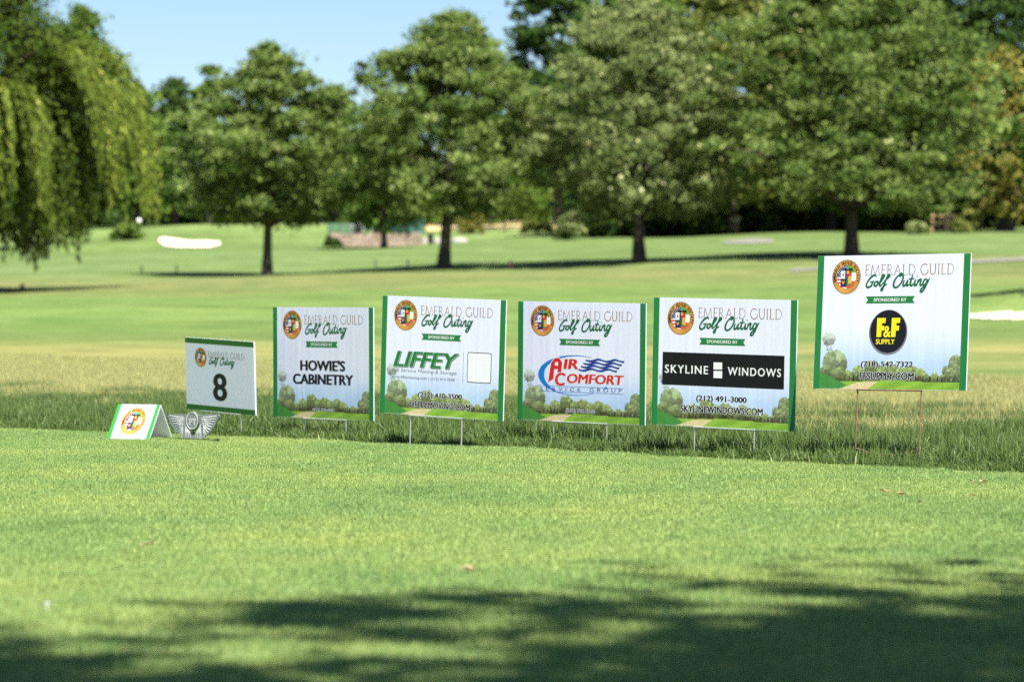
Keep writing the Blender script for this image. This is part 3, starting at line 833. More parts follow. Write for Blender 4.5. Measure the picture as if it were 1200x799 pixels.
def board_material():
    m, nt, N, L, P = new_mat('corrugated_plastic')
    tc = N.new('ShaderNodeTexCoord'); wv = N.new('ShaderNodeTexWave'); wv.inputs['Scale'].default_value = 35; wv.inputs['Distortion'].default_value = 0.4
    L.new(tc.outputs['Object'], wv.inputs['Vector'])
    b = N.new('ShaderNodeBump'); b.inputs['Strength'].default_value = 0.08; b.inputs['Distance'].default_value = 0.001
    L.new(wv.outputs['Fac'], b.inputs['Height']); L.new(b.outputs['Normal'], P.inputs['Normal'])
    nz = N.new('ShaderNodeTexNoise'); nz.inputs['Scale'].default_value = 7; nz.inputs['Detail'].default_value = 5
    L.new(tc.outputs['Object'], nz.inputs['Vector'])
    ra = N.new('ShaderNodeValToRGB'); ra.color_ramp.elements[0].color = (0.74, 0.78, 0.86, 1); ra.color_ramp.elements[1].color = (0.79, 0.83, 0.91, 1)  # bluish base: the cast of skylight is put into the plastic's colour
    L.new(nz.outputs['Fac'], ra.inputs['Fac']); L.new(ra.outputs['Color'], P.inputs['Base Color'])
    P.inputs['Roughness'].default_value = 0.4; P.inputs['Specular IOR Level'].default_value = 0.3
    tr = N.new('ShaderNodeBsdfTranslucent'); tr.inputs['Color'].default_value = (0.85, 0.85, 0.87, 1)
    ms = N.new('ShaderNodeMixShader'); ms.inputs['Fac'].default_value = 0.28
    L.new(P.outputs['BSDF'], ms.inputs[1]); L.new(tr.outputs['BSDF'], ms.inputs[2])
    L.new(ms.outputs['Shader'], N['Material Output'].inputs['Surface'])
    return m
M_BOARD = board_material()
M_WIRE = plain('galvanised_wire', (0.55, 0.55, 0.54), rough=0.4, metal=0.7, noise=0.1)
M_RUST = plain('rusty_wire', (0.16, 0.085, 0.045), rough=0.8, noise=0.3, nscale=60)

INK = 0.9
class Print:
    """flat ink shapes in the plane x,z facing -y; each with its own colour"""
    def __init__(self): self.v = []; self.f = []; self.c = []
    def tri(self, pts, tris, col, y):
        b = len(self.v)
        ys = y if hasattr(y, '__len__') else [y] * len(pts)
        self.v += [(p[0], yy, p[1]) for p, yy in zip(pts, ys)]
        c = tuple(lin(col) * INK)
        for t in tris:
            self.f.append(tuple(i + b for i in t)); self.c.append(c)
    def poly(self, pts, col, y):
        self.tri(pts, [tuple(t) for t in tessellate_polygon([[Vector((p[0], p[1], 0)) for p in pts]])], col, y)
    def rect(self, x0, x1, z0, z1, col, y): self.tri([(x0, z0), (x1, z0), (x1, z1), (x0, z1)], [(0, 1, 2, 3)], col, y)
    def ellipse(self, cx, cz, rx, rz, col, y, n=48, a0=0, a1=2 * math.pi):
        self.poly([(cx + rx * math.cos(a0 + (a1 - a0) * i / n), cz + rz * math.sin(a0 + (a1 - a0) * i / n)) for i in range(n)], col, y)
    def stroke(self, pts, w, col, y, smooth=True, step=2e-6):
        P = [np.array(p, float) for p in pts]
        if smooth and len(P) > 2:
            Q = [P[0] * 2 - P[1]] + P + [P[-1] * 2 - P[-2]]; out = []
            for i in range(1, len(Q) - 2):
                for s in range(6):
                    t = s / 6
                    out.append(0.5 * (2*Q[i] + (Q[i+1]-Q[i-1])*t + (2*Q[i-1]-5*Q[i]+4*Q[i+1]-Q[i+2])*t*t + (3*Q[i]-Q[i-1]-3*Q[i+1]+Q[i+2])*t**3))
            P = out + [P[-1]]
        n = len(P); ws = w if hasattr(w, '__len__') else [w] * n
        if len(ws) != n: ws = np.interp(np.linspace(0, 1, n), np.linspace(0, 1, len(ws)), ws)
        vs, ys = [], []
        for i in range(n):
            t = P[min(i+1, n-1)] - P[max(i-1, 0)]; t = t / (np.linalg.norm(t) + 1e-9); nn = np.array([-t[1], t[0]])
            vs += [tuple(P[i] + nn * ws[i] / 2), tuple(P[i] - nn * ws[i] / 2)]; ys += [y - i * step] * 2
        self.tri(vs, [(2*i, 2*i+1, 2*i+3, 2*i+2) for i in range(n - 1)], col, ys)
    def glyphs(self, data, M, col, y):
        vs, fs = data
        self.tri([(M[0][0]*a + M[0][1]*b + M[0][2], M[1][0]*a + M[1][1]*b + M[1][2]) for a, b in vs], fs, col, y)
    def text(self, s, x0, x1, z0, z1, col, y, bold=0.0, shear=0.0, grow=0.0, spacing=1.0):
        """letters fitted to a box; weight comes from laying the same outline several times, slightly shifted"""
        vs, fs, (a0, a1, b0, b1) = text_data(s, 0.0, spacing)
        if shear:
            vs = [(a + shear * b, b) for a, b in vs]; a0 = min(v[0] for v in vs); a1 = max(v[0] for v in vs)
        a0 -= bold; a1 += bold; b0 -= bold * 0.4; b1 += bold * 0.4
        sx, sz = (x1 - x0) / (a1 - a0), (z1 - z0) / (b1 - b0)
        q = bold + grow
        shifts = [(0, 0)] if q <= 0 else [(-q, 0), (q, 0), (-q * 0.7, bold * 0.3 + grow * 0.7), (q * 0.7, bold * 0.3 + grow * 0.7),
                                          (-q * 0.7, -bold * 0.3 - grow * 0.7), (q * 0.7, -bold * 0.3 - grow * 0.7), (-q * 0.35, 0), (q * 0.35, 0), (0, 0)]
        if grow: shifts += [(0, grow), (0, -grow)]
        for k, (da, db) in enumerate(shifts):
            self.tri([(x0 + (a + da - a0) * sx, z0 + (b + db - b0) * sz) for a, b in vs], fs, col, y - k * 6e-6)
    def build(self, name, parent, mesh=None):
        me = bpy.data.meshes.new(name)
        me.from_pydata(self.v, [], self.f)
        a = me.color_attributes.new('Col', 'FLOAT_COLOR', 'CORNER')
        cols = []
        for p, c in zip(me.polygons, self.c): cols += [(*c, 1.0)] * p.loop_total
        a.data.foreach_set('color', np.array(cols, np.float32).ravel())
        # every face looks out of the board
        nrm = np.zeros(len(me.polygons) * 3, np.float32); me.polygons.foreach_get('normal', nrm)
        bad = np.where(nrm.reshape(-1, 3)[:, 1] > 0)[0]
        if len(bad):
            import bmesh
            bm = bmesh.new(); bm.from_mesh(me); bm.faces.ensure_lookup_table()
            bmesh.ops.reverse_faces(bm, faces=[bm.faces[int(i)] for i in bad]); bm.to_mesh(me); bm.free()
        return link(name, me, M_PRINT, parent)

_tc = {}
def text_data(s, bold=0.0, spacing=1.0):
    key = (s, round(bold, 4), spacing)
    if key in _tc: return _tc[key]
    cu = bpy.data.curves.new('lettering', 'FONT'); cu.body = s; cu.size = 1; cu.offset = bold; cu.resolution_u = 3; cu.space_character = spacing
    o = bpy.data.objects.new('lettering', cu); COL.objects.link(o)
    dg = bpy.context.evaluated_depsgraph_get(); dg.update()
    me = bpy.data.meshes.new_from_object(o.evaluated_get(dg))
    vs = [(v.co.x, v.co.y) for v in me.vertices]; fs = [tuple(p.vertices) for p in me.polygons]
    bpy.data.objects.remove(o); bpy.data.curves.remove(cu); bpy.data.meshes.remove(me)
    xs = [v[0] for v in vs]; zs = [v[1] for v in vs]
    _tc[key] = (vs, fs, (min(xs), max(xs), min(zs), max(zs)))
    return _tc[key]

# photo pixel -> place on a board, from the board's four corners in the photo
def homography(corners, w, h):
    dst = [(-w/2, h/2), (w/2, h/2), (w/2, -h/2), (-w/2, -h/2)]
    A, B = [], []
    for (x, y), (u, v) in zip(corners, dst):
        A += [[x, y, 1, 0, 0, 0, -u*x, -u*y], [0, 0, 0, x, y, 1, -v*x, -v*y]]; B += [u, v]
    H = np.append(np.linalg.solve(np.array(A, float), np.array(B, float)), 1).reshape(3, 3)
    def f(x, y):
        q = H @ np.array([x, y, 1.0]); return (q[0] / q[2], q[1] / q[2])
    return f

BW, BH, BT = 0.61, 0.457, 0.004
CORN = {
    'one': [(320.5, 360.3), (437.5, 359.6), (438.5, 493.5), (320.5, 487.3)],
    'two': [(448.8, 346), (593.7, 351.8), (589.7, 493.2), (445, 483.2)],
    'three': [(607.5, 353.3), (757.5, 355.5), (756, 498.5), (606.8, 490.7)],
    'four': [(766.6, 348.7), (934.8, 351.3), (931.6, 505.8), (763.4, 496.4)],
    'five': [(959.5, 301), (1138.9, 296.1), (1132.2, 458), (953.2, 454.5)],
    'hole': [(217, 395.2), (297.9, 400.6), (300.2, 487), (219.9, 478.4)]}
POSE = {  # centre, yaw / tilt / roll in degrees
    'one': ((-0.776, 12.604, 0.314), -44.19, 0.55, 0.34), 'two': ((-0.268, 11.805, 0.347), -37.57, -0.07, 2.01),
    'three': ((0.263, 11.714, 0.329), -38.38, 0.61, 1.03), 'four': ((0.749, 10.881, 0.337), -37.69, -0.29, 1.22),
    'five': ((1.283, 10.399, 0.483), -39.74, -4.26, -0.16), 'hole': ((-1.220, 12.851, 0.257), -45.9, 3.74, 2.33)}
def pose_matrix(k):
    c, yaw, tilt, roll = POSE[k]; r = math.radians
    return Matrix.Translation(c) @ Matrix.Rotation(r(yaw), 4, 'Z') @ Matrix.Rotation(r(tilt), 4, 'X') @ Matrix.Rotation(r(roll), 4, 'Y')
def zoomed(k, w, h, ox, oy, sc):
    f = homography(CORN[k], w, h)
    return lambda X, Y: f(ox + X / sc, oy + Y / sc)

GREEN, GREEN_D, INKC, WHITE = (38, 122, 62), (30, 96, 58), (22, 20, 26), (238, 238, 240)

# --- the round seal, as a fan of small coloured cells
def seal_colour(x, y, rr):
    r2 = random.Random
    if rr > 0.965: return (128, 88, 48)
    if rr > 0.70: 
        k = 0.5 + 0.5 * math.sin(3 * math.atan2(y, x) + 0.8)
        return (int(190 + 25 * k), int(135 + 25 * k), int(62 + 15 * k))
    if rr > 0.665: return (140, 92, 45)
    if -0.26 < x < 0.42 and 0.36 < y < 0.50 and not (0.06 < x < 0.12 and y > 0.42): return (24, 26, 28)
    if -0.40 < x < 0.0 and -0.56 < y < 0.36:                 # left half of the crest
        if x < -0.10 and y > -0.10 and not (x > -0.28 and 0.05 < y < 0.2 and x < -0.2): return (228, 230, 236)
        if abs(x + 0.22) < 0.10 and -0.42 < y < -0.2 and abs(abs(x + 0.22) - (y + 0.42) * 0.45) < 0.045: return (205, 150, 60)
        return (28, 38, 96)
    if 0.0 <= x < 0.36 and -0.5 < y < 0.36:                  # right half of the crest
        if y > 0.02 and abs(x - 0.18) < 0.18:
            return (190, 40, 48) if ((x - 0.18) * (y - 0.18) > 0 or abs(y - 0.12) < 0.05) else (226, 160, 60)
        return (60, 120, 60) if x < 0.12 or y < -0.4 else (212, 180, 80)
    if x < 0.03:
        if y > -0.02:
            if (int((x + 2) / 0.085) + int((y + 2) / 0.085)) % 2 == 0 and abs(((x + 2) / 0.085) % 1 - 0.5) < 0.3 and abs(((y + 2) / 0.085) % 1 - 0.5) < 0.3: return (225, 228, 238)
            return (32, 44, 112)
        return (196, 44, 56) if int((-y) / 0.10) % 2 else (238, 236, 236)
    if y > 0.24: return (84, 168, 76)
    if y > -0.24: return (240, 240, 242)
    return (226, 84, 66)
def seal_mesh():
    nr, na = 46, 120
    V = [(0, 0, 0)]; F = []; C = []
    for i in range(1, nr + 1):
        for j in range(na):
            a = 2 * math.pi * j / na; V.append((i / nr * math.cos(a), 0, i / nr * math.sin(a)))
    ix = lambda i, j: 0 if i == 0 else 1 + (i - 1) * na + j % na
    for i in range(nr):
        for j in range(na):
            f = (ix(0, 0), ix(1, j), ix(1, j + 1)) if i == 0 else (ix(i, j), ix(i + 1, j), ix(i + 1, j + 1), ix(i, j + 1))
            rr = (i + 0.5) / nr; a = 2 * math.pi * (j + 0.5) / na
            F.append(f); C.append(tuple(lin(seal_colour(rr * math.cos(a), rr * math.sin(a), rr)) * INK))
    p = Print(); p.v, p.f, p.c = V, F, C
    s = 'EMERALD GUILD SOCIETY'
    for i, ch in enumerate(s):
        if ch == ' ': continue
        a = math.radians(196 - i * (212 / (len(s) - 1)))
        vs, fs, (a0, a1, b0, b1) = text_data(ch, 0.03)
        k = 0.24; ca, sa = math.cos(a - math.pi / 2) * k, math.sin(a - math.pi / 2) * k
        mx, mz = (a0 + a1) / 2, 0.34
        R = 0.835
        M = [[ca, -sa, R * math.cos(a) - ca * mx + sa * mz], [sa, ca, R * math.sin(a) - sa * mx - ca * mz]]
        p.glyphs((vs, fs), M, (52, 34, 22), -0.006)
    return p
SEAL = seal_mesh()

def seal_on(pr, cx, cz, rad, y, squash=1.0):
    b = len(pr.v)
    pr.v += [(cx + v[0] * rad * squash, y + v[1] * 0.05, cz + v[2] * rad) for v in SEAL.v]
    pr.f += [tuple(i + b for i in f) for f in SEAL.f]; pr.c += SEAL.c

# --- thin roman capitals drawn as strokes in a unit-high cell
def arc(cx, cy, rx, ry, a0, a1, n=9):
    return [(cx + rx * math.cos(math.radians(a0 + (a1 - a0) * i / n)), cy + ry * math.sin(math.radians(a0 + (a1 - a0) * i / n))) for i in range(n + 1)]
ROMAN = {
    'E': (0.52, [[(0.12, 0), (0.12, 1)], [(0.03, 1), (0.46, 1), (0.47, 0.88)], [(0.12, 0.52), (0.40, 0.52)], [(0.03, 0), (0.48, 0), (0.51, 0.13)]]),
    'M': (1.0, [[(0.06, 0), (0.17, 1)], [(0.17, 1), (0.50, 0.02)], [(0.50, 0.02), (0.83, 1)], [(0.83, 1), (0.93, 0)], [(0.0, 0), (0.14, 0)], [(0.84, 0), (1.0, 0)]]),
    'R': (0.66, [[(0.12, 0), (0.12, 1)], [(0.03, 1), (0.22, 1)] + arc(0.25, 0.75, 0.22, 0.25, 90, -90) + [(0.12, 0.5)], [(0.28, 0.5), (0.62, 0.0), (0.68, 0.0)], [(0.03, 0), (0.22, 0)]]),
    'A': (0.80, [[(0.08, 0), (0.41, 1)], [(0.41, 1), (0.73, 0)], [(0.20, 0.36), (0.61, 0.36)], [(0.0, 0), (0.17, 0)], [(0.64, 0), (0.82, 0)]]),
    'L': (0.52, [[(0.12, 0), (0.12, 1)], [(0.03, 1), (0.22, 1)], [(0.03, 0), (0.46, 0), (0.50, 0.14)]]),
    'D': (0.78, [[(0.12, 0), (0.12, 1)], [(0.03, 1), (0.28, 1)] + arc(0.28, 0.5, 0.44, 0.5, 90, -90) + [(0.03, 0)]]),
    'G': (0.82, [arc(0.44, 0.5, 0.40, 0.52, 48, 330, 16), [(0.80, 0.42), (0.80, 0.10)], [(0.68, 0.42), (0.88, 0.42)]]),
    'U': (0.76, [[(0.12, 1), (0.12, 0.35)] + arc(0.38, 0.32, 0.26, 0.33, 180, 360) + [(0.64, 0.35), (0.64, 1)], [(0.03, 1), (0.21, 1)], [(0.55, 1), (0.73, 1)]]),
    'I': (0.26, [[(0.13, 0), (0.13, 1)], [(0.04, 1), (0.22, 1)], [(0.04, 0), (0.22, 0)]]), ' ': (0.30, [])}
def roman(pr, s, x0, x1, z0, z1, w, col, y):
    tot = sum(ROMAN[c][0] + 0.10 for c in s) - 0.10
    k = (x1 - x0) / tot; hz = z1 - z0; x = x0; i = 0
    for c in s:
        adv, st = ROMAN[c]
        for n_, q in enumerate(st):
            thick = w * (1.25 if n_ == 0 else 0.8)
            pr.stroke([(x + a * k, z0 + b * hz) for a, b in q], thick, col, y - i * 8e-6, smooth=False); i = (i + 1) % 6
        x += (adv + 0.10) * k

SCRIPT = [[(446,196),(436,184),(412,196),(384,228),(368,262),(378,280),(400,272),(416,244)], [(396,240),(430,232)], [(420,234),(408,276)],
          [(448,232),(434,244),(430,262),(442,270),(456,254),(457,238),(448,232),(466,240)],
          [(466,258),(490,222),(508,190),(501,182),(489,200),(472,250),(474,268),(486,262)],
          [(486,262),(520,222),(549,192),(546,181),(534,192),(510,250),(494,298),(484,302),(490,284),(514,262),(530,252)],
          [(646,184),(616,190),(590,224),(580,262),(592,280),(618,270),(644,236),(656,200),(648,176),(634,172),(627,184),(638,196)],
          [(666,222),(655,252),(659,268),(674,258),(692,224),(683,256),(688,266),(702,254)],
          [(732,180),(713,240),(711,262),(722,264),(734,252)], [(700,214),(744,210)],
          [(754,216),(743,250),(747,264),(760,252)], [(764,194),(768,188)],
          [(774,216),(761,268)], [(764,252),(784,220),(796,218),(789,250),(793,264),(806,252)],
          [(846,218),(828,214),(812,240),(816,262),(832,252),(849,216),(832,270),(806,310),(792,308),(800,288),(836,258),(864,206)]]

Zf = zoomed('five', BW, BH, 960, 295, 6.667)
def header(pr, T=lambda p: p, k=1.0):
    """seal, gold capitals and green script, placed as on the boards"""
    y = -BT / 2 - 0.00016
    c = T(Zf(214, 200)); seal_on(pr, c[0], c[1], 0.0590 * k, y, 0.98)
    a = T(Zf(356, 186)); b = T(Zf(1062, 94))
    roman(pr, 'EMERALD GUILD', a[0], b[0], a[1], T(Zf(356, 107))[1], 0.0026 * k, (150, 112, 84), y)
    for i, st in enumerate(SCRIPT):
        q = [T(Zf(*p)) for p in st]
        w = 0.0064 * k
        pr.stroke(q, [w * 0.75, w * 1.25, w, w * 1.25, w * 0.75], (30, 96, 60), y - 0.00006 - (i % 4) * 2e-5)

def ribbon(pr):
    y = -BT / 2 - 0.00016
    x0, z1 = Zf(364, 350); x1 = Zf(747, 376)[0]; z0 = Zf(364, 406)[1]; zm = (z0 + z1) / 2; nt = 0.009
    pr.poly([(x0, z0), (x1, z0), (x1 - nt, zm), (x1, z1), (x0, z1), (x0 + nt, zm)], GREEN, y)
    a = Zf(424, 390); b = Zf(682, 360)
    pr.text('SPONSORED BY', a[0], b[0], a[1], Zf(424, 364)[1], WHITE, y - 0.00008, bold=0.016)

# --- the printed golf landscape, as a fine sheet of coloured points
def landscape_mesh():
    x0, x1 = -BW / 2 + 0.0255, BW / 2 - 0.0265
    nu, nv = 230, 182
    u = np.linspace(0.042, 0.957, nu)[None, :] * np.ones((nv, 1)); v = np.linspace(1.0, 0.0, nv)[:, None] * np.ones((1, nu))
    r = np.random.default_rng(2)
    img = np.zeros((nv, nu, 3)); 
    white = np.array([226, 228, 246.]); blue = np.array([182, 206, 240.])  # lavender tint puts the sky's cast into the printed white
    t = sstep(0.52, 0.88, v)[..., None]
    img[:] = white * (1 - t) + blue * t
    img += 5 * np.sin(u * 11 + v * 17)[..., None] * t * np.array([1, .8, .4])
    def puff(cu, cv, ru, rv, col, al=1.0):
        m = ((u - cu) / ru) ** 2 + ((v - cv) / rv) ** 2
        a = (np.clip((1.15 - m) / 0.4, 0, 1) * al)[..., None]
        img[:] = img * (1 - a) + np.array(col, float) * a
    def tree_print(cu, cv, R, n, base, al=1.0, trunk=None):
        if trunk: 
            m = (np.abs(u - cu) < 0.006) & (v > cv) & (v < trunk); img[m] = (70, 60, 45)
        for k in range(n):
            a = r.uniform(0, 6.28); q = math.sqrt(r.random())
            du, dv = q * math.cos(a), q * math.sin(a)
            sh = 1.0 - 0.42 * dv + r.normal(0, 0.14)
            puff(cu + du * R * 0.86, cv + dv * R * 1.15, R * 0.2, R * 0.24, np.array(base) * max(0.35, sh), al)
    tree_print(0.095, 0.625, 0.046, 130, (165, 172, 165), 0.38); tree_print(0.10, 0.70, 0.022, 40, (150, 158, 148), 0.45)
    for cu in np.linspace(0.06, 0.76, 34):
        puff(cu, 0.922 + r.normal(0, 0.006), 0.020, 0.026, np.array((78, 84, 50)) * r.uniform(0.7, 1.1))
    for (cu, cv, R) in ((0.30, 0.875, 0.050), (0.39, 0.84, 0.058), (0.46, 0.87, 0.045), (0.52, 0.86, 0.055), (0.58, 0.88, 0.045), (0.64, 0.87, 0.055), (0.70, 0.885, 0.045),
                        (0.735, 0.90, 0.03), (0.795, 0.905, 0.034), (0.85, 0.91, 0.032), (0.22, 0.90, 0.045)):
        tree_print(cu, cv + 0.008, R * 0.92, 110, (114, 126, 78))
    for k in range(46):
        cu = r.uniform(0.2, 0.9); m = (np.abs(u - cu) < 0.0030) & (v > 0.905) & (v < 0.945); img[m] = np.array((66, 58, 40)) * r.uniform(0.7, 1.5)
    tree_print(0.140, 0.815, 0.082, 260, (120, 132, 100)); tree_print(0.085, 0.875, 0.045, 110, (108, 118, 82)); tree_print(0.17, 0.90, 0.05, 110, (104, 114, 76))
    for (cu, cv, R) in ((0.93, 0.80, 0.045), (0.915, 0.83, 0.035), (0.945, 0.86, 0.04), (0.865, 0.855, 0.026), (0.90, 0.89, 0.045), (0.94, 0.90, 0.04)):
        tree_print(cu, cv, R, 90, (106, 116, 82))
    lawn = v > 0.938 + 0.006 * np.sin(u * 9)
    img[lawn] = (np.array([132, 172, 62]) + (r.normal(0, 6, (nv, nu, 1)) + 10 * np.sin(u * 30 + v * 60)[..., None]) * np.array([1, 1, .6]))[lawn]
    hill = v > 0.885 + 0.115 * np.clip((u - 0.05) / 0.21, 0, 3) ** 1.35
    img[hill] = (np.array([70, 134, 62]) + r.normal(0, 5, (nv, nu, 1)))[hill]
    bank = (v > 0.925 + 0.10 * np.clip((u - 0.14) / 0.2, 0, 3)) & (u > 0.14) & (u < 0.30) & ~hill
    img[bank] = np.array([96, 150, 66])
    sand = (v > 0.956 - 0.012 * np.clip((u - 0.24) / 0.1, -1, 1)) & (u > 0.34 - (v - 0.93) * 2.4) & (u < 0.43 - (v - 0.945) * 1.3) & (u > 0.16)
    img[sand] = np.array([214, 196, 150]) + r.normal(0, 4, (nv, nu, 1))[sand]
    img = np.clip(img, 0, 255)
    X = x0 + (u - 0.042) / (0.957 - 0.042) * (x1 - x0); Z = BH / 2 - v * BH; Z[0] += 0.001; Z[-1] -= 0.001
    me = grid_mesh('landscape_print', X, np.full_like(X, -BT / 2 - 0.00008), Z, False)
    a = me.color_attributes.new('Col', 'FLOAT_COLOR', 'POINT')
    c = lin(img) * INK; a.data.foreach_set('color', np.concatenate([c, np.ones((nv, nu, 1))], -1).astype(np.float32).ravel())
    me.materials.append(M_PRINT)
    return me
LAND = landscape_mesh()

GRP = 'sponsor yard signs along the edge of the tee'
def rounded_board(name, w, h, t, parent):
    mb = MB(); mb.box(-w/2, w/2, -t/2, t/2, -h/2, h/2)
    return mb.build(name, M_BOARD, parent)

def wire_stake(k, parent, xs, h, mat, low_bar=False, drop=0.03):
    """two wire legs with a cross bar under the board, down into the ground"""
    Mx = pose_matrix(k); inv = Mx.inverted()
    mb = MB(); r = 0.0026
    zb = -h / 2
    feet = []
    for x in xs:
        top = Vector((x, 0.0, zb + 0.002)); w = Mx @ top
        dirn = (Mx.to_3x3() @ Vector((0, 0, -1))).normalized()
        t = (w.z + drop) / -dirn.z
        foot = inv @ (w + dirn * t)
        feet.append(foot)
        mb.tube([top, foot], r, 8)
    y = -BT / 2 - 0.0015
    mb.tube([(xs[0] - 0.004, y, zb - 0.0022), (xs[1] + 0.004, y, zb - 0.0022)], r, 8)
    if low_bar:
        a, b = feet[0] + Vector((0, 0, drop + 0.055)), feet[1] + Vector((0, 0, drop + 0.055))
        mid = (a + b) / 2 + Vector((0, -0.004, -0.02))
        mb.tube([a, a.lerp(mid, 0.5) + Vector((0, 0, -0.006)), mid, b.lerp(mid, 0.5) + Vector((0, 0, -0.006)), b], r, 8)
    o = mb.build('wire_stake', mat, parent)
    return o

def root_at(k, name):
    """an empty at the foot of the sign, and the transform that carries its parts"""
    Mx = pose_matrix(k); c = Mx.translation
    root = empty(name, (c.x, c.y, 0), (0, 0, math.radians(POSE[k][1])))
    bpy.context.view_layer.update()
    return root, root.matrix_world.inverted() @ Mx

def sponsor_sign(k, label, wires_px, wire_mat, zoom_wire, low_bar=False):
    root, loc = root_at(k, 'yard_sign')
    board = rounded_board('board', BW, BH, BT, root); board.matrix_local = loc
    pr = Print(); y = -BT / 2 - 0.00012
    pr.rect(-BW/2 + 0.0004, -BW/2 + 0.0255, -BH/2 + 0.0004, BH/2 - 0.0004, GREEN, y); pr.build('side_stripe', board)
    pr = Print(); pr.rect(BW/2 - 0.0265, BW/2 - 0.0004, -BH/2 + 0.0004, BH/2 - 0.0004, GREEN, y); pr.build('side_stripe', board)
    l = link('landscape_print', LAND, None, board)
    pr = Print(); header(pr); pr.build('heading_print', board)
    pr = Print(); ribbon(pr); pr.build('ribbon_print', board)
    xs = [zoom_wire(*p)[0] for p in wires_px]
    mid = sum(xs) / 2; xs = [mid - 0.127, mid + 0.127]
    st = wire_stake(k, root, xs, BH, wire_mat, low_bar); st.matrix_local = loc
    tag(root, label, 'yard sign', GRP)
    return board

def contact(pr, Z, phone, url, pbox, ubox):
    """dark contact lines with a pale halo"""
    y = -BT / 2 - 0.0002
    for s, bx in ((phone, pbox), (url, ubox)):
        if not s: continue
        (ax, az), (bx_, bz) = Z(bx[0], bx[3]), Z(bx[2], bx[3])
        z0, z1 = Z(bx[0], bx[3])[1], Z(bx[0], bx[1])[1]
        pr.text(s, ax, bx_, z0, z1, (240, 242, 246), y, bold=0.045, grow=0.04)
        pr.text(s, ax, bx_, z0, z1, (12, 11, 16), y - 0.00012, bold=0.045)

YT = -BT / 2 - 0.0002
# first sign
Z1 = zoomed('one', BW, BH, 310, 330, 3.993); Z1b = zoomed('one', BW, BH, 320, 420, 9.983)
b1 = sponsor_sign('one', 'white sponsor yard sign with two bold black words, nearest the hole number sign', [(180, 640), (382, 652)], M_WIRE, Z1)
pr = Print()
def boxed(pr, Z, s, x0, yt, x1, yb, col, bold, y=YT, **kw):
    """text between pixel columns x0..x1; yt, yb are its rows at the left end"""
    a, t, c = Z(x0, yb), Z(x0, yt), Z(x1, yb)
    pr.text(s, a[0], c[0], a[1], t[1], col, y, bold=bold, **kw)
boxed(pr, Z1, "HOWIE'S", 166, 363, 378, 414, INKC, 0.055)
boxed(pr, Z1, 'CABINETRY', 132, 427, 416, 476, INKC, 0.055)
pr.build('name_print', b1)
pr = Print()
boxed(pr, Z1b, '(917) 795-4395', 458, 576, 716, 616, (214, 216, 224), 0.02, grow=0.05); boxed(pr, Z1b, '(917) 795-4395', 458, 576, 716, 616, (78, 76, 110), 0.0, YT - 0.000084)
pr.build('contact_print', b1)

# second sign
Z2 = zoomed('two', BW, BH, 435, 330, 3.994); Z2b = zoomed('two', BW, BH, 450, 395, 7.993)
b2 = sponsor_sign('two', 'white sponsor yard sign with slanted green name and a small framed square', [(182, 620), (428, 636)], M_WIRE, Z2)
pr = Print()
def liffey(dx, dz, col, grow, y):
    a, t, c = Z2b(88, 268), Z2b(130, 112), Z2b(700, 302)
    pr.text('LIFFEY', a[0] + dx, c[0] + dx, a[1] + dz, a[1] + dz + 0.0605, col, y, bold=0.035, shear=0.28, grow=grow)
liffey(0.0035, -0.0030, (24, 30, 26), 0.012, YT); liffey(0.0012, -0.001, (200, 210, 200), 0.006, YT - 0.000048); liffey(0, 0, (30, 118, 52), 0.0, YT - 0.000096)
pr.build('name_print', b2)
pr = Print()
boxed(pr, Z2b, 'Full Service Moving & Storage', 76, 286, 682, 328, (92, 94, 104), 0.0, shear=0.2)
boxed(pr, Z2b, 'www.liffeymoving.com | (212) 410 3500', 72, 352, 666, 386, (80, 80, 92), 0.004)
a, c = Z2b(748, 140), Z2b(743, 424); pr.rect(a[0] - 0.0008, a[0] + 0.0008, c[1], a[1], (120, 126, 140), YT)
pr.build('tagline_print', b2)
pr = Print()
a, c = Z2b(778, 422), Z2b(1012, 148); fx0, fx1, fz0 = a[0], c[0], a[1]; fz1 = Z2b(784, 138)[1]
def rrect(x0, x1, z0, z1, rad):
    P = []
    for cx, cz, s in ((x1 - rad, z1 - rad, 0), (x0 + rad, z1 - rad, 90), (x0 + rad, z0 + rad, 180), (x1 - rad, z0 + rad, 270)):
        P += [(cx + rad * math.cos(math.radians(s + q)), cz + rad * math.sin(math.radians(s + q))) for q in (0, 30, 60, 90)]
    return P
pr.poly(rrect(fx0, fx1, fz0, fz1, 0.008), INKC, YT); pr.poly(rrect(fx0 + 0.003, fx1 - 0.003, fz0 + 0.003, fz1 - 0.003, 0.006), (236, 237, 242), YT - 0.000072)
pr.build('blank_frame_print', b2)
pr = Print(); contact(pr, Z2, '(212) 410-3500', 'LIFFEYMOVING.COM', (219, 514, 427, 546), (183, 556, 465, 586)); pr.build('contact_print', b2)

# third sign
Z3 = zoomed('three', BW, BH, 595, 340, 3.994); Z3b = zoomed('three', BW, BH, 620, 405, 9.6)
b3 = sponsor_sign('three', 'white sponsor yard sign with red lettering, blue swoosh and blue waves', [(212, 612), (464, 628)], M_WIRE, Z3)
pr = Print()
cx, cz = Z3b(520, 335); ew = Z3b(520 + 425, 335)[0] - cx; eh = Z3b(520, 108)[1] - cz
BL = (28, 122, 206)
def swoosh(a0, a1, w0, w1, y, n=26):
    out, inn = [], []
    for i in range(n + 1):
        a = math.radians(a0 + (a1 - a0) * i / n); w = w0 + (w1 - w0) * i / n
        out.append((cx + ew * math.cos(a), cz + eh * math.sin(a))); inn.append((cx + (ew - w) * math.cos(a), cz + (eh - w * 0.35) * math.sin(a)))
    m = len(out); pr.tri(out + inn, [(i, i + 1, m + i + 1, m + i) for i in range(m - 1)], BL, y)
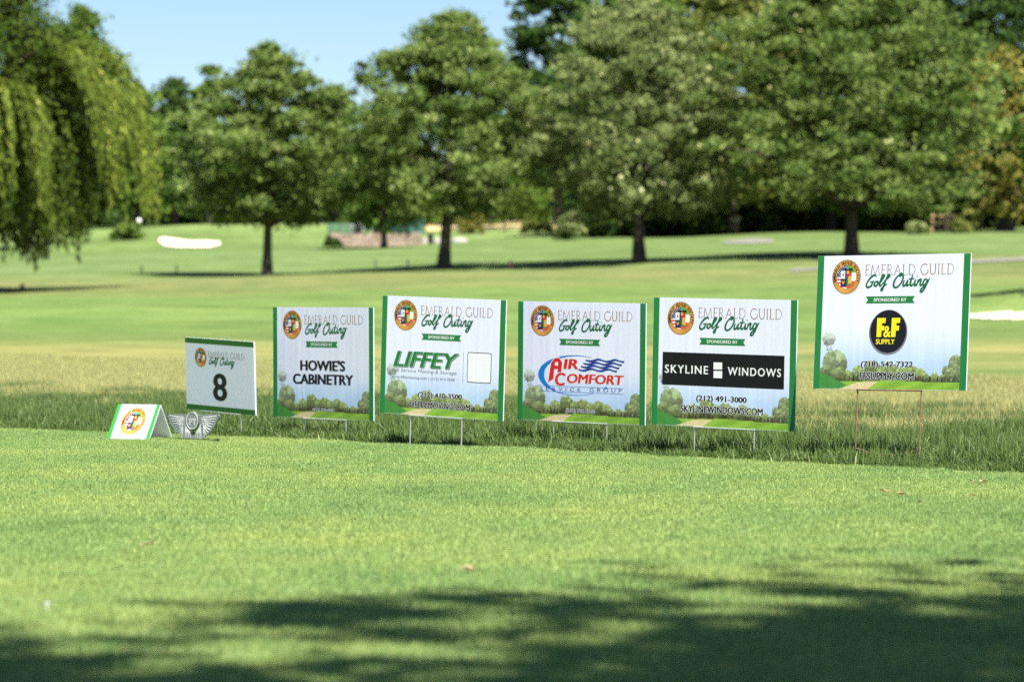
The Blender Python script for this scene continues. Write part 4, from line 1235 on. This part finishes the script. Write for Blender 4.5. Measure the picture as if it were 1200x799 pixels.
swoosh(64, 125, 0.004, 0.022, YT); swoosh(125, 180, 0.022, 0.030, YT); swoosh(180, 225, 0.030, 0.020, YT); swoosh(225, 300, 0.012, 0.004, YT - 0.000012); swoosh(318, 329, 0.004, 0.010, YT)
pr.build('swoosh_print', b3)
pr = Print()
RED = (206, 40, 36)
def q3(pts): return [Z3b(*p) for p in pts]
A_OUT = [(216, 412), (248, 195), (290, 140), (340, 140), (374, 190), (362, 300), (320, 300), (325, 262), (284, 262), (276, 372)]
for grow_, col, y in ((1, (232, 233, 238), YT - 0.000048), (0, RED, YT - 0.000120)):
    if grow_:
        g = q3(A_OUT); mx = sum(p[0] for p in g) / len(g); mz = sum(p[1] for p in g) / len(g)
        pr.poly([(mx + (p[0] - mx) * 1.10, mz + (p[1] - mz) * 1.06) for p in g], col, y)
    else:
        pr.poly(q3(A_OUT), col, y)
pr.poly(q3([(290, 225), (296, 185), (326, 185), (328, 225)]), (226, 228, 236), YT - 0.000192)
for s, box_ in (('IR', (386, 148, 556, 262)), ('OMFORT', (424, 312, 1068, 420))):
    a, t, c = Z3b(box_[0], box_[3]), Z3b(box_[0], box_[1]), Z3b(box_[2], box_[3])
    pr.text(s, a[0], c[0], a[1], t[1], (232, 233, 238), YT - 0.000048, bold=0.045, shear=0.12, grow=0.035)
    pr.text(s, a[0], c[0], a[1], t[1], RED, YT - 0.000120, bold=0.045, shear=0.12)
a, t, c = Z3b(290, 448), Z3b(290, 300), Z3b(412, 448)
pr.text('C', a[0], c[0], a[1], t[1], (232, 233, 238), YT - 0.000048, bold=0.05, shear=0.1, grow=0.035); pr.text('C', a[0], c[0], a[1], t[1], RED, YT - 0.000144, bold=0.05, shear=0.1)
pr.build('name_print', b3)
pr = Print()
NAVY = (30, 60, 140)
for k in range(4):
    xa, xb = 642 - k * 27, 1076 - k * 27; yy = 165 + k * 36
    top = [(xa + (xb - xa) * i / 24, yy + 11 * math.sin(i / 24 * 4.6 * math.pi) + (xa + (xb - xa) * i / 24 - 640) * 0.028 - 9 - 5 * abs(math.sin(i / 24 * 2.3 * math.pi))) for i in range(25)]
    bot = [(p[0] - 9, yy + 11 * math.sin(i / 24 * 4.6 * math.pi - 0.5) + (p[0] - 640) * 0.028 + 11) for i, p in enumerate(top)]
    g = q3(top) + q3(bot); pr.tri(g, [(i, i + 1, 26 + i, 25 + i) for i in range(24)], NAVY, YT - 0.000048)
pr.build('waves_print', b3)
pr = Print()
a, c = Z3b(100, 444), Z3b(1062, 480); pr.rect(a[0], c[0], a[1] - 0.0013, a[1] + 0.0003, (70, 110, 170), YT - 0.000048)
z2 = Z3b(100, 508)[1]; pr.rect(a[0] + 0.004, c[0], z2 - 0.0003, z2 + 0.0013, (70, 110, 170), YT - 0.000048)
boxed(pr, Z3b, 'SERVICE', 124, 460, 578, 498, NAVY, 0.0, YT - 0.000048, spacing=1.7); boxed(pr, Z3b, 'GROUP', 682, 474, 1042, 520, NAVY, 0.0, YT - 0.000048, spacing=1.7)
pr.build('tagline_print', b3)
pr = Print()
boxed(pr, Z3, '(516) 796-2100', 272, 553, 408, 576, (214, 216, 224), 0.02, grow=0.055); boxed(pr, Z3, '(516) 796-2100', 272, 553, 408, 576, (58, 54, 66), 0.01, YT - 0.000084)
pr.build('contact_print', b3)

# fourth sign
Z4 = zoomed('four', BW, BH, 755, 335, 3.805)
b4 = sponsor_sign('four', 'white sponsor yard sign with wide black band across its middle', [(222, 632), (490, 646)], M_WIRE, Z4)
pr = Print(); a, t, c = Z4(80, 438), Z4(80, 293), Z4(623, 458)
pr.rect(a[0], c[0], a[1], t[1], (20, 19, 22), YT - 0.000024); pr.build('band_print', b4)
pr = Print()
boxed(pr, Z4, 'SKYLINE', 92, 349, 284, 386, WHITE, 0.018, YT - 0.000096, spacing=1.2); pr.build('name_print', b4); pr = Print()
boxed(pr, Z4, 'WINDOWS', 371, 360, 610, 397, WHITE, 0.018, YT - 0.000096, spacing=1.2)
pr.build('name_print', b4); pr = Print()
for (xa, ya, xb, yb) in ((308, 340, 347, 371), (308, 378, 347, 409)):
    a, c = Z4(xa, yb), Z4(xb, ya + 1); pr.rect(a[0], c[0], a[1], c[1], WHITE, YT - 0.000096)
pr.build('window_emblem_print', b4)
pr = Print(); contact(pr, Z4, '(212) 491-3000', 'SKYLINEWINDOWS.COM', (230, 485, 457, 518), (161, 528, 529, 559)); pr.build('contact_print', b4)

# fifth sign, set highest
Z5 = zoomed('five', BW, BH, 935, 280, 2.8545); Z5c = zoomed('five', BW, BH, 1000, 360, 13.31)
b5 = sponsor_sign('five', 'white sponsor yard sign with round black and yellow logo, standing highest', [(198, 505), (412, 507)], M_RUST, Z5, True)
pr = Print(); c = Z5c(540, 388); rr = abs(Z5c(540, 45)[1] - Z5c(540, 735)[1]) / 2
pr.ellipse(c[0], c[1] - 0.001, rr * 1.02, rr * 1.02, (120, 118, 128), YT); c2 = Z5c(541, 378); pr.ellipse(c2[0], c2[1], rr * 0.955, rr * 0.965, (24, 24, 34), YT - 0.000072)
pr.build('disc_print', b5)
pr = Print(); YL = (248, 226, 30)
def q5(pts): return [Z5c(*p) for p in pts]
for ox in (0, 1):
    P0 = [(358, 465), (372, 170), (506, 168), (498, 248), (446, 250), (442, 290), (480, 290), (474, 364), (438, 365), (430, 464)] if ox == 0 else \
         [(582, 465), (600, 168), (732, 166), (724, 244), (672, 246), (666, 288), (714, 288), (706, 362), (660, 364), (652, 464)]
    pr.poly(q5(P0), YL, YT - 0.000144)
a, t, c = Z5c(462, 470), Z5c(462, 292), Z5c(580, 470); 
pr.text('&', a[0], c[0], a[1], t[1], (24, 24, 34), YT - 0.000192, bold=0.02, grow=0.05); pr.text('&', a[0], c[0], a[1], t[1], YL, YT - 0.000240, bold=0.03)
boxed(pr, Z5c, 'SUPPLY', 346, 496, 640, 576, YL, 0.03, YT - 0.000144, shear=0.0)
pr.build('name_print', b5)
pr = Print(); contact(pr, Z5, '(718) 542-7322', 'FFSUPPLY.COM', (209, 408, 384, 432), (205, 444, 387, 469)); pr.build('contact_print', b5)

# hole number sign
HW, HH = 0.457, 0.305
Z8 = zoomed('hole', HW, HH, 215, 395, 8.41)
def hole_sign():
    k = 'hole'; root, loc = root_at(k, 'hole_sign')
    board = rounded_board('board', HW, HH, 0.006, root); board.matrix_local = loc
    y = -0.003 - 0.00015
    for z0, z1 in ((HH/2 - 0.0225, HH/2 - 0.0005), (-HH/2 + 0.0005, -HH/2 + 0.0225)):
        pr = Print(); pr.rect(-HW/2 + 0.0005, HW/2 - 0.0005, z0, z1, (44, 104, 36), y); pr.build('stripe', board)
    a8, b8 = Z8(246, 190), Z8(606, 222); aF, bF = Zf(356, 186), Zf(1062, 180); kk = (b8[0] - a8[0]) / (bF[0] - aF[0])
    s8 = Z8(172, 199); sF = Zf(214, 200)
    pr = Print(); header(pr, lambda p: (a8[0] + (p[0] - aF[0]) * kk, s8[1] + (p[1] - sF[1]) * kk), kk)
    pr.v = [(v[0], v[1] - 0.00105, v[2]) for v in pr.v]
    pr.build('heading_print', board)
    pr = Print(); a, t, c = Z8(298, 622), Z8(298, 352), Z8(438, 632)
    pr.text('8', a[0], c[0], a[1], t[1], INKC, y - 0.0001, bold=0.03); pr.build('number_print', board)
    xs = [Z8(190, 725)[0], Z8(190, 725)[0] + 0.254]
    st = wire_stake(k, root, xs, HH, M_WIRE); st.matrix_local = loc
    tag(root, 'white hole sign with big black 8 between green stripes', 'sign')
hole_sign()

# tent card on the grass
def tent_card():
    a, b = on_ground(124.5, 516.3), on_ground(175.5, 517.2)
    ridge = Vector((b.x - a.x, b.y - a.y, 0)); 
    L_ = 0.192; yaw = math.radians(-19)
    c = (a + b) / 2; root = empty('tent_card', (c.x, c.y, 0.005), (0, 0, yaw))
    D, Hh, t = 0.215, 0.140, 0.004
    def leaf(name, y0, y1):
        mb = MB(); ux = L_ / 2
        # slab between the ridge and one foot
        nx = Vector((0, Hh, D / 2)).normalized() if y0 > y1 else Vector((0, -Hh, D / 2)).normalized()
        foot, top = Vector((0, y0, 0.004)), Vector((0, y1, Hh))
        off = -nx * t
        if y0 < y1: pass
        P = []
        for s in (-ux, ux):
            for q in (foot, top, top + off, foot + off): P.append((s, q.y, max(q.z, 0.002)))
        mb.add(P, [(0, 3, 2, 1), (4, 5, 6, 7), (0, 1, 5, 4), (1, 2, 6, 5), (2, 3, 7, 6), (3, 0, 4, 7)])
        return mb.build(name, M_BOARD, root)
    front = leaf('front_leaf', 0.0, D / 2 - 0.0005); leaf('back_leaf', D, D / 2 + 0.0005)
    ang = math.atan2(D / 2, Hh); sl = math.hypot(D / 2, Hh)
    def pose(o):
        o.parent = front; o.matrix_local = Matrix.Translation((0, 0, 0.004)) @ Matrix.Rotation(-ang, 4, 'X')
    pr = Print()
    for x0, x1 in ((-L_/2 + 0.0003, -L_/2 + 0.0175), (L_/2 - 0.0175, L_/2 - 0.0003)):
        pr = Print(); pr.rect(x0, x1, 0.0006, sl - 0.004, (52, 140, 62), -0.0003); pose(pr.build('side_stripe', front))
    pr = Print(); seal_on(pr, -0.002, sl * 0.50, 0.068, -0.0003, 0.78); pose(pr.build('seal_print', front))
    tag(root, 'small white folded tent card with green edges and round seal', 'tent card')
tent_card()

# winged pewter tee marker
def tee_marker():
    p = on_ground(227, 516.8); root = empty('tee_marker', (p.x, p.y, 0.005), (0, 0, math.radians(-14)))
    M_PEW = plain('pewter', (0.12, 0.14, 0.135), rough=0.5, metal=0.1, noise=0.1, nscale=60, spec=0.5)
    M_PEWL = plain('pale_pewter', (0.36, 0.39, 0.38), rough=0.4, metal=0.1, noise=0.06, nscale=60)  # lighter grey for the raised ridges, rim and letters
    S = 0.113 / 245.0                                   # one zoomed pixel in metres
    X = lambda x: (x - 826) * S * 1.02; Zz = lambda z: (436 - z) * S
    def wing(sgn):
        P = [(775, 212), (690, 212), (600, 214), (592, 226), (606, 262), (630, 312), (660, 355), (700, 392), (745, 425), (770, 434), (822, 434), (818, 410), (795, 372), (778, 340), (770, 300), (772, 250)]
        return [(sgn * -X(x) if sgn < 0 else X(x), Zz(z)) for x, z in P] if sgn > 0 else [(-X(x), Zz(z)) for x, z in P][::-1]
    for sgn, nm in ((1, 'wing'), (-1, 'wing')):
        mb = MB(); mb.prism(wing(sgn), -0.008, 0.012); w = mb.build(nm, M_PEW, root)
        fr = MB()
        R = lambda x: X(x) * (1 if sgn > 0 else -1)
        for i in range(9):                             # feather ridges fanning from the shoulder
            t = i / 8
            a = (742 - 10 * t, 238 + 92 * t)
            e = (612 + 110 * t ** 1.25, 226 + 192 * t)
            fr.tube([(R(a[0]), -0.0085, Zz(a[1])), (R((a[0] + e[0]) / 2), -0.0095, Zz((a[1] + e[1]) / 2 + 4)), (R(e[0]), -0.0085, Zz(e[1]))], [0.0014, 0.0026, 0.0016], 6)
        for i in range(4):                              # tail plumes
            fr.tube([(R(760 + 4 * i), -0.0085, Zz(300 + 12 * i)), (R(758 + 12 * i), -0.0098, Zz(370)), (R(752 + 18 * i), -0.0085, Zz(426))], [0.0016, 0.0028, 0.0014], 6)
        for i in range(4):
            fr.tube([(R(752), -0.0088, Zz(250 + 18 * i)), (R(715 - 4 * i), -0.0102, Zz(262 + 14 * i)), (R(690 - 2 * i), -0.0088, Zz(262 + 10 * i))], [0.0014, 0.0024, 0.0010], 6)
        fr.build('feather', M_PEWL, w)
    mb = MB()
    ring = [(X(820) + 57 * S * math.cos(a), Zz(268) + 78 * S * math.sin(a)) for a in np.linspace(0, 2 * math.pi, 40, endpoint=False)]
    mb.prism(ring, -0.012, 0.013); disc = mb.build('medallion', M_PEW, root)
    mb = MB()
    mb.tube([(X(820) + 53 * S * math.cos(a), -0.0125, Zz(268) + 73 * S * math.sin(a)) for a in np.linspace(0, 2 * math.pi, 41)], 0.0019, 6, False)
    mb.build('rim', M_PEWL, disc)
    # the monogram: raised letters
    mb = MB()
    for bx in ((788, 858, 250, 258), (796, 805, 258, 306), (805, 822, 274, 280), (816, 822, 258, 274), (836, 845, 258, 306), (853, 858, 258, 270)):
        mb.box(X(bx[0]), X(bx[1]), -0.0142, -0.0121, Zz(bx[3]), Zz(bx[2]))
    mb.build('monogram', M_PEWL, disc)
    # pin that holds the two wings together below the medallion
    mb = MB(); mb.tube([(X(820), 0.004, -0.03), (X(820), 0.004, Zz(330))], 0.004, 8); mb.build('pin', M_PEW, root)
    tag(root, 'silvery pewter tee marker of two wings and a round medallion', 'tee marker')
tee_marker()

def lying_rod():
    a, b = on_ground(206, 517.4), on_ground(257.5, 519.8); root = empty('lying_rod', (a.x, a.y, 0.013))
    e = Vector((b.x - a.x, b.y - a.y, 0)); mb = MB()
    mb.tube([Vector((0, 0, 0)), e * 0.5 + Vector((0, 0, 0.002)), e * 0.86], 0.0018, 8); mb.build('rod', M_BLACK, root)
    mb = MB(); mb.tube([e * 0.84, e * 0.90, e * 0.96, e], [0.002, 0.0045, 0.0058, 0.004], 10); mb.build('tip', M_BLACK, root)
    tag(root, 'thin black rod with thick tip lying in front of the winged marker', 'rod')
lying_rod()

# small leavings on the mown grass
M_LEAF = leafy('fallen_leaf', (0.28, 0.19, 0.09), (0.45, 0.35, 0.19), None, trans=0.15, rough=0.7)
def fallen_leaf(px, py, size, label, seed):
    r = random.Random(seed); p = on_ground(px, py)
    mb = MB(); n = 12
    out = []
    for i in range(n):
        a = 2 * math.pi * i / n; q = size * (0.65 + 0.4 * abs(math.cos(a)) + r.uniform(-0.1, 0.12))
        out.append((q * math.cos(a), q * 0.62 * math.sin(a), 0.35 * size * abs(math.sin(a)) + r.uniform(0, 0.15) * size))
    mb.add([(0, 0, 0.0)] + out, [(0, 1 + i, 1 + (i + 1) % n) for i in range(n)])
    mb.tube([(size * 0.9, 0, 0.002), (size * 1.7, 0.1 * size, 0.2 * size)], 0.0009, 5)
    me = mb.mesh('fallen_leaf', False); point_attr(me, 'var', [r.uniform(0.2, 0.9)] * len(me.vertices))
    o = link('fallen_leaf', me, M_LEAF); o.location = (p.x, p.y, 0.015); o.rotation_euler = (r.uniform(-.3, .1), r.uniform(-.2, .2), r.uniform(0, 6.28))
    return tag(o, label, 'leaf', 'brown leaves fallen on the tee')
for i, (px, py, s, lb) in enumerate(((1036, 583, 0.020, 'brown fallen leaf below the highest sign, left of a pair'), (1056, 586, 0.014, 'brown fallen leaf below the highest sign, right of a pair'),
                                     (1152, 571, 0.016, 'pale brown curled leaf on the tee near the right edge'), (1139, 571, 0.011, 'small brown leaf bit left of the curled leaf'),
                                     (1077, 595, 0.009, 'tiny brown leaf bit below the leaf pair'), (1139, 587, 0.009, 'tiny brown leaf bit below the curled leaf'),
                                     (143, 502, 0.014, 'brown leaf at the tall grass edge left of the tent card'), (247, 512, 0.010, 'small red-brown leaf behind the tip of the black rod'),
                                     (185, 525, 0.010, 'small tan leaf on the tee below the tent card'), (173, 647, 0.013, 'tan leaf bit on the tee at the lower left'),
                                     (548, 677, 0.014, 'tan leaf bit on the sunlit tee at the lower middle'))):
    fallen_leaf(px, py, s, lb, 300 + i)

def golf_tee(px, py):
    p = on_ground(px, py); root = empty('golf_tee', (p.x, p.y, 0.004))
    mb = MB(); mb.tube([(0, 0, 0), (0, 0, 0.007)], 0.0022, 8); mb.build('peg', M_WHITE, root)
    mb = MB(); mb.tube([(0, 0, 0.007), (0, 0, 0.010), (0, 0, 0.012)], [0.0025, 0.005, 0.0055], 12); mb.build('cup', M_WHITE, root)
    tag(root, 'tiny white golf tee stuck in the grass at the lower left', 'golf tee')
golf_tee(55, 717)
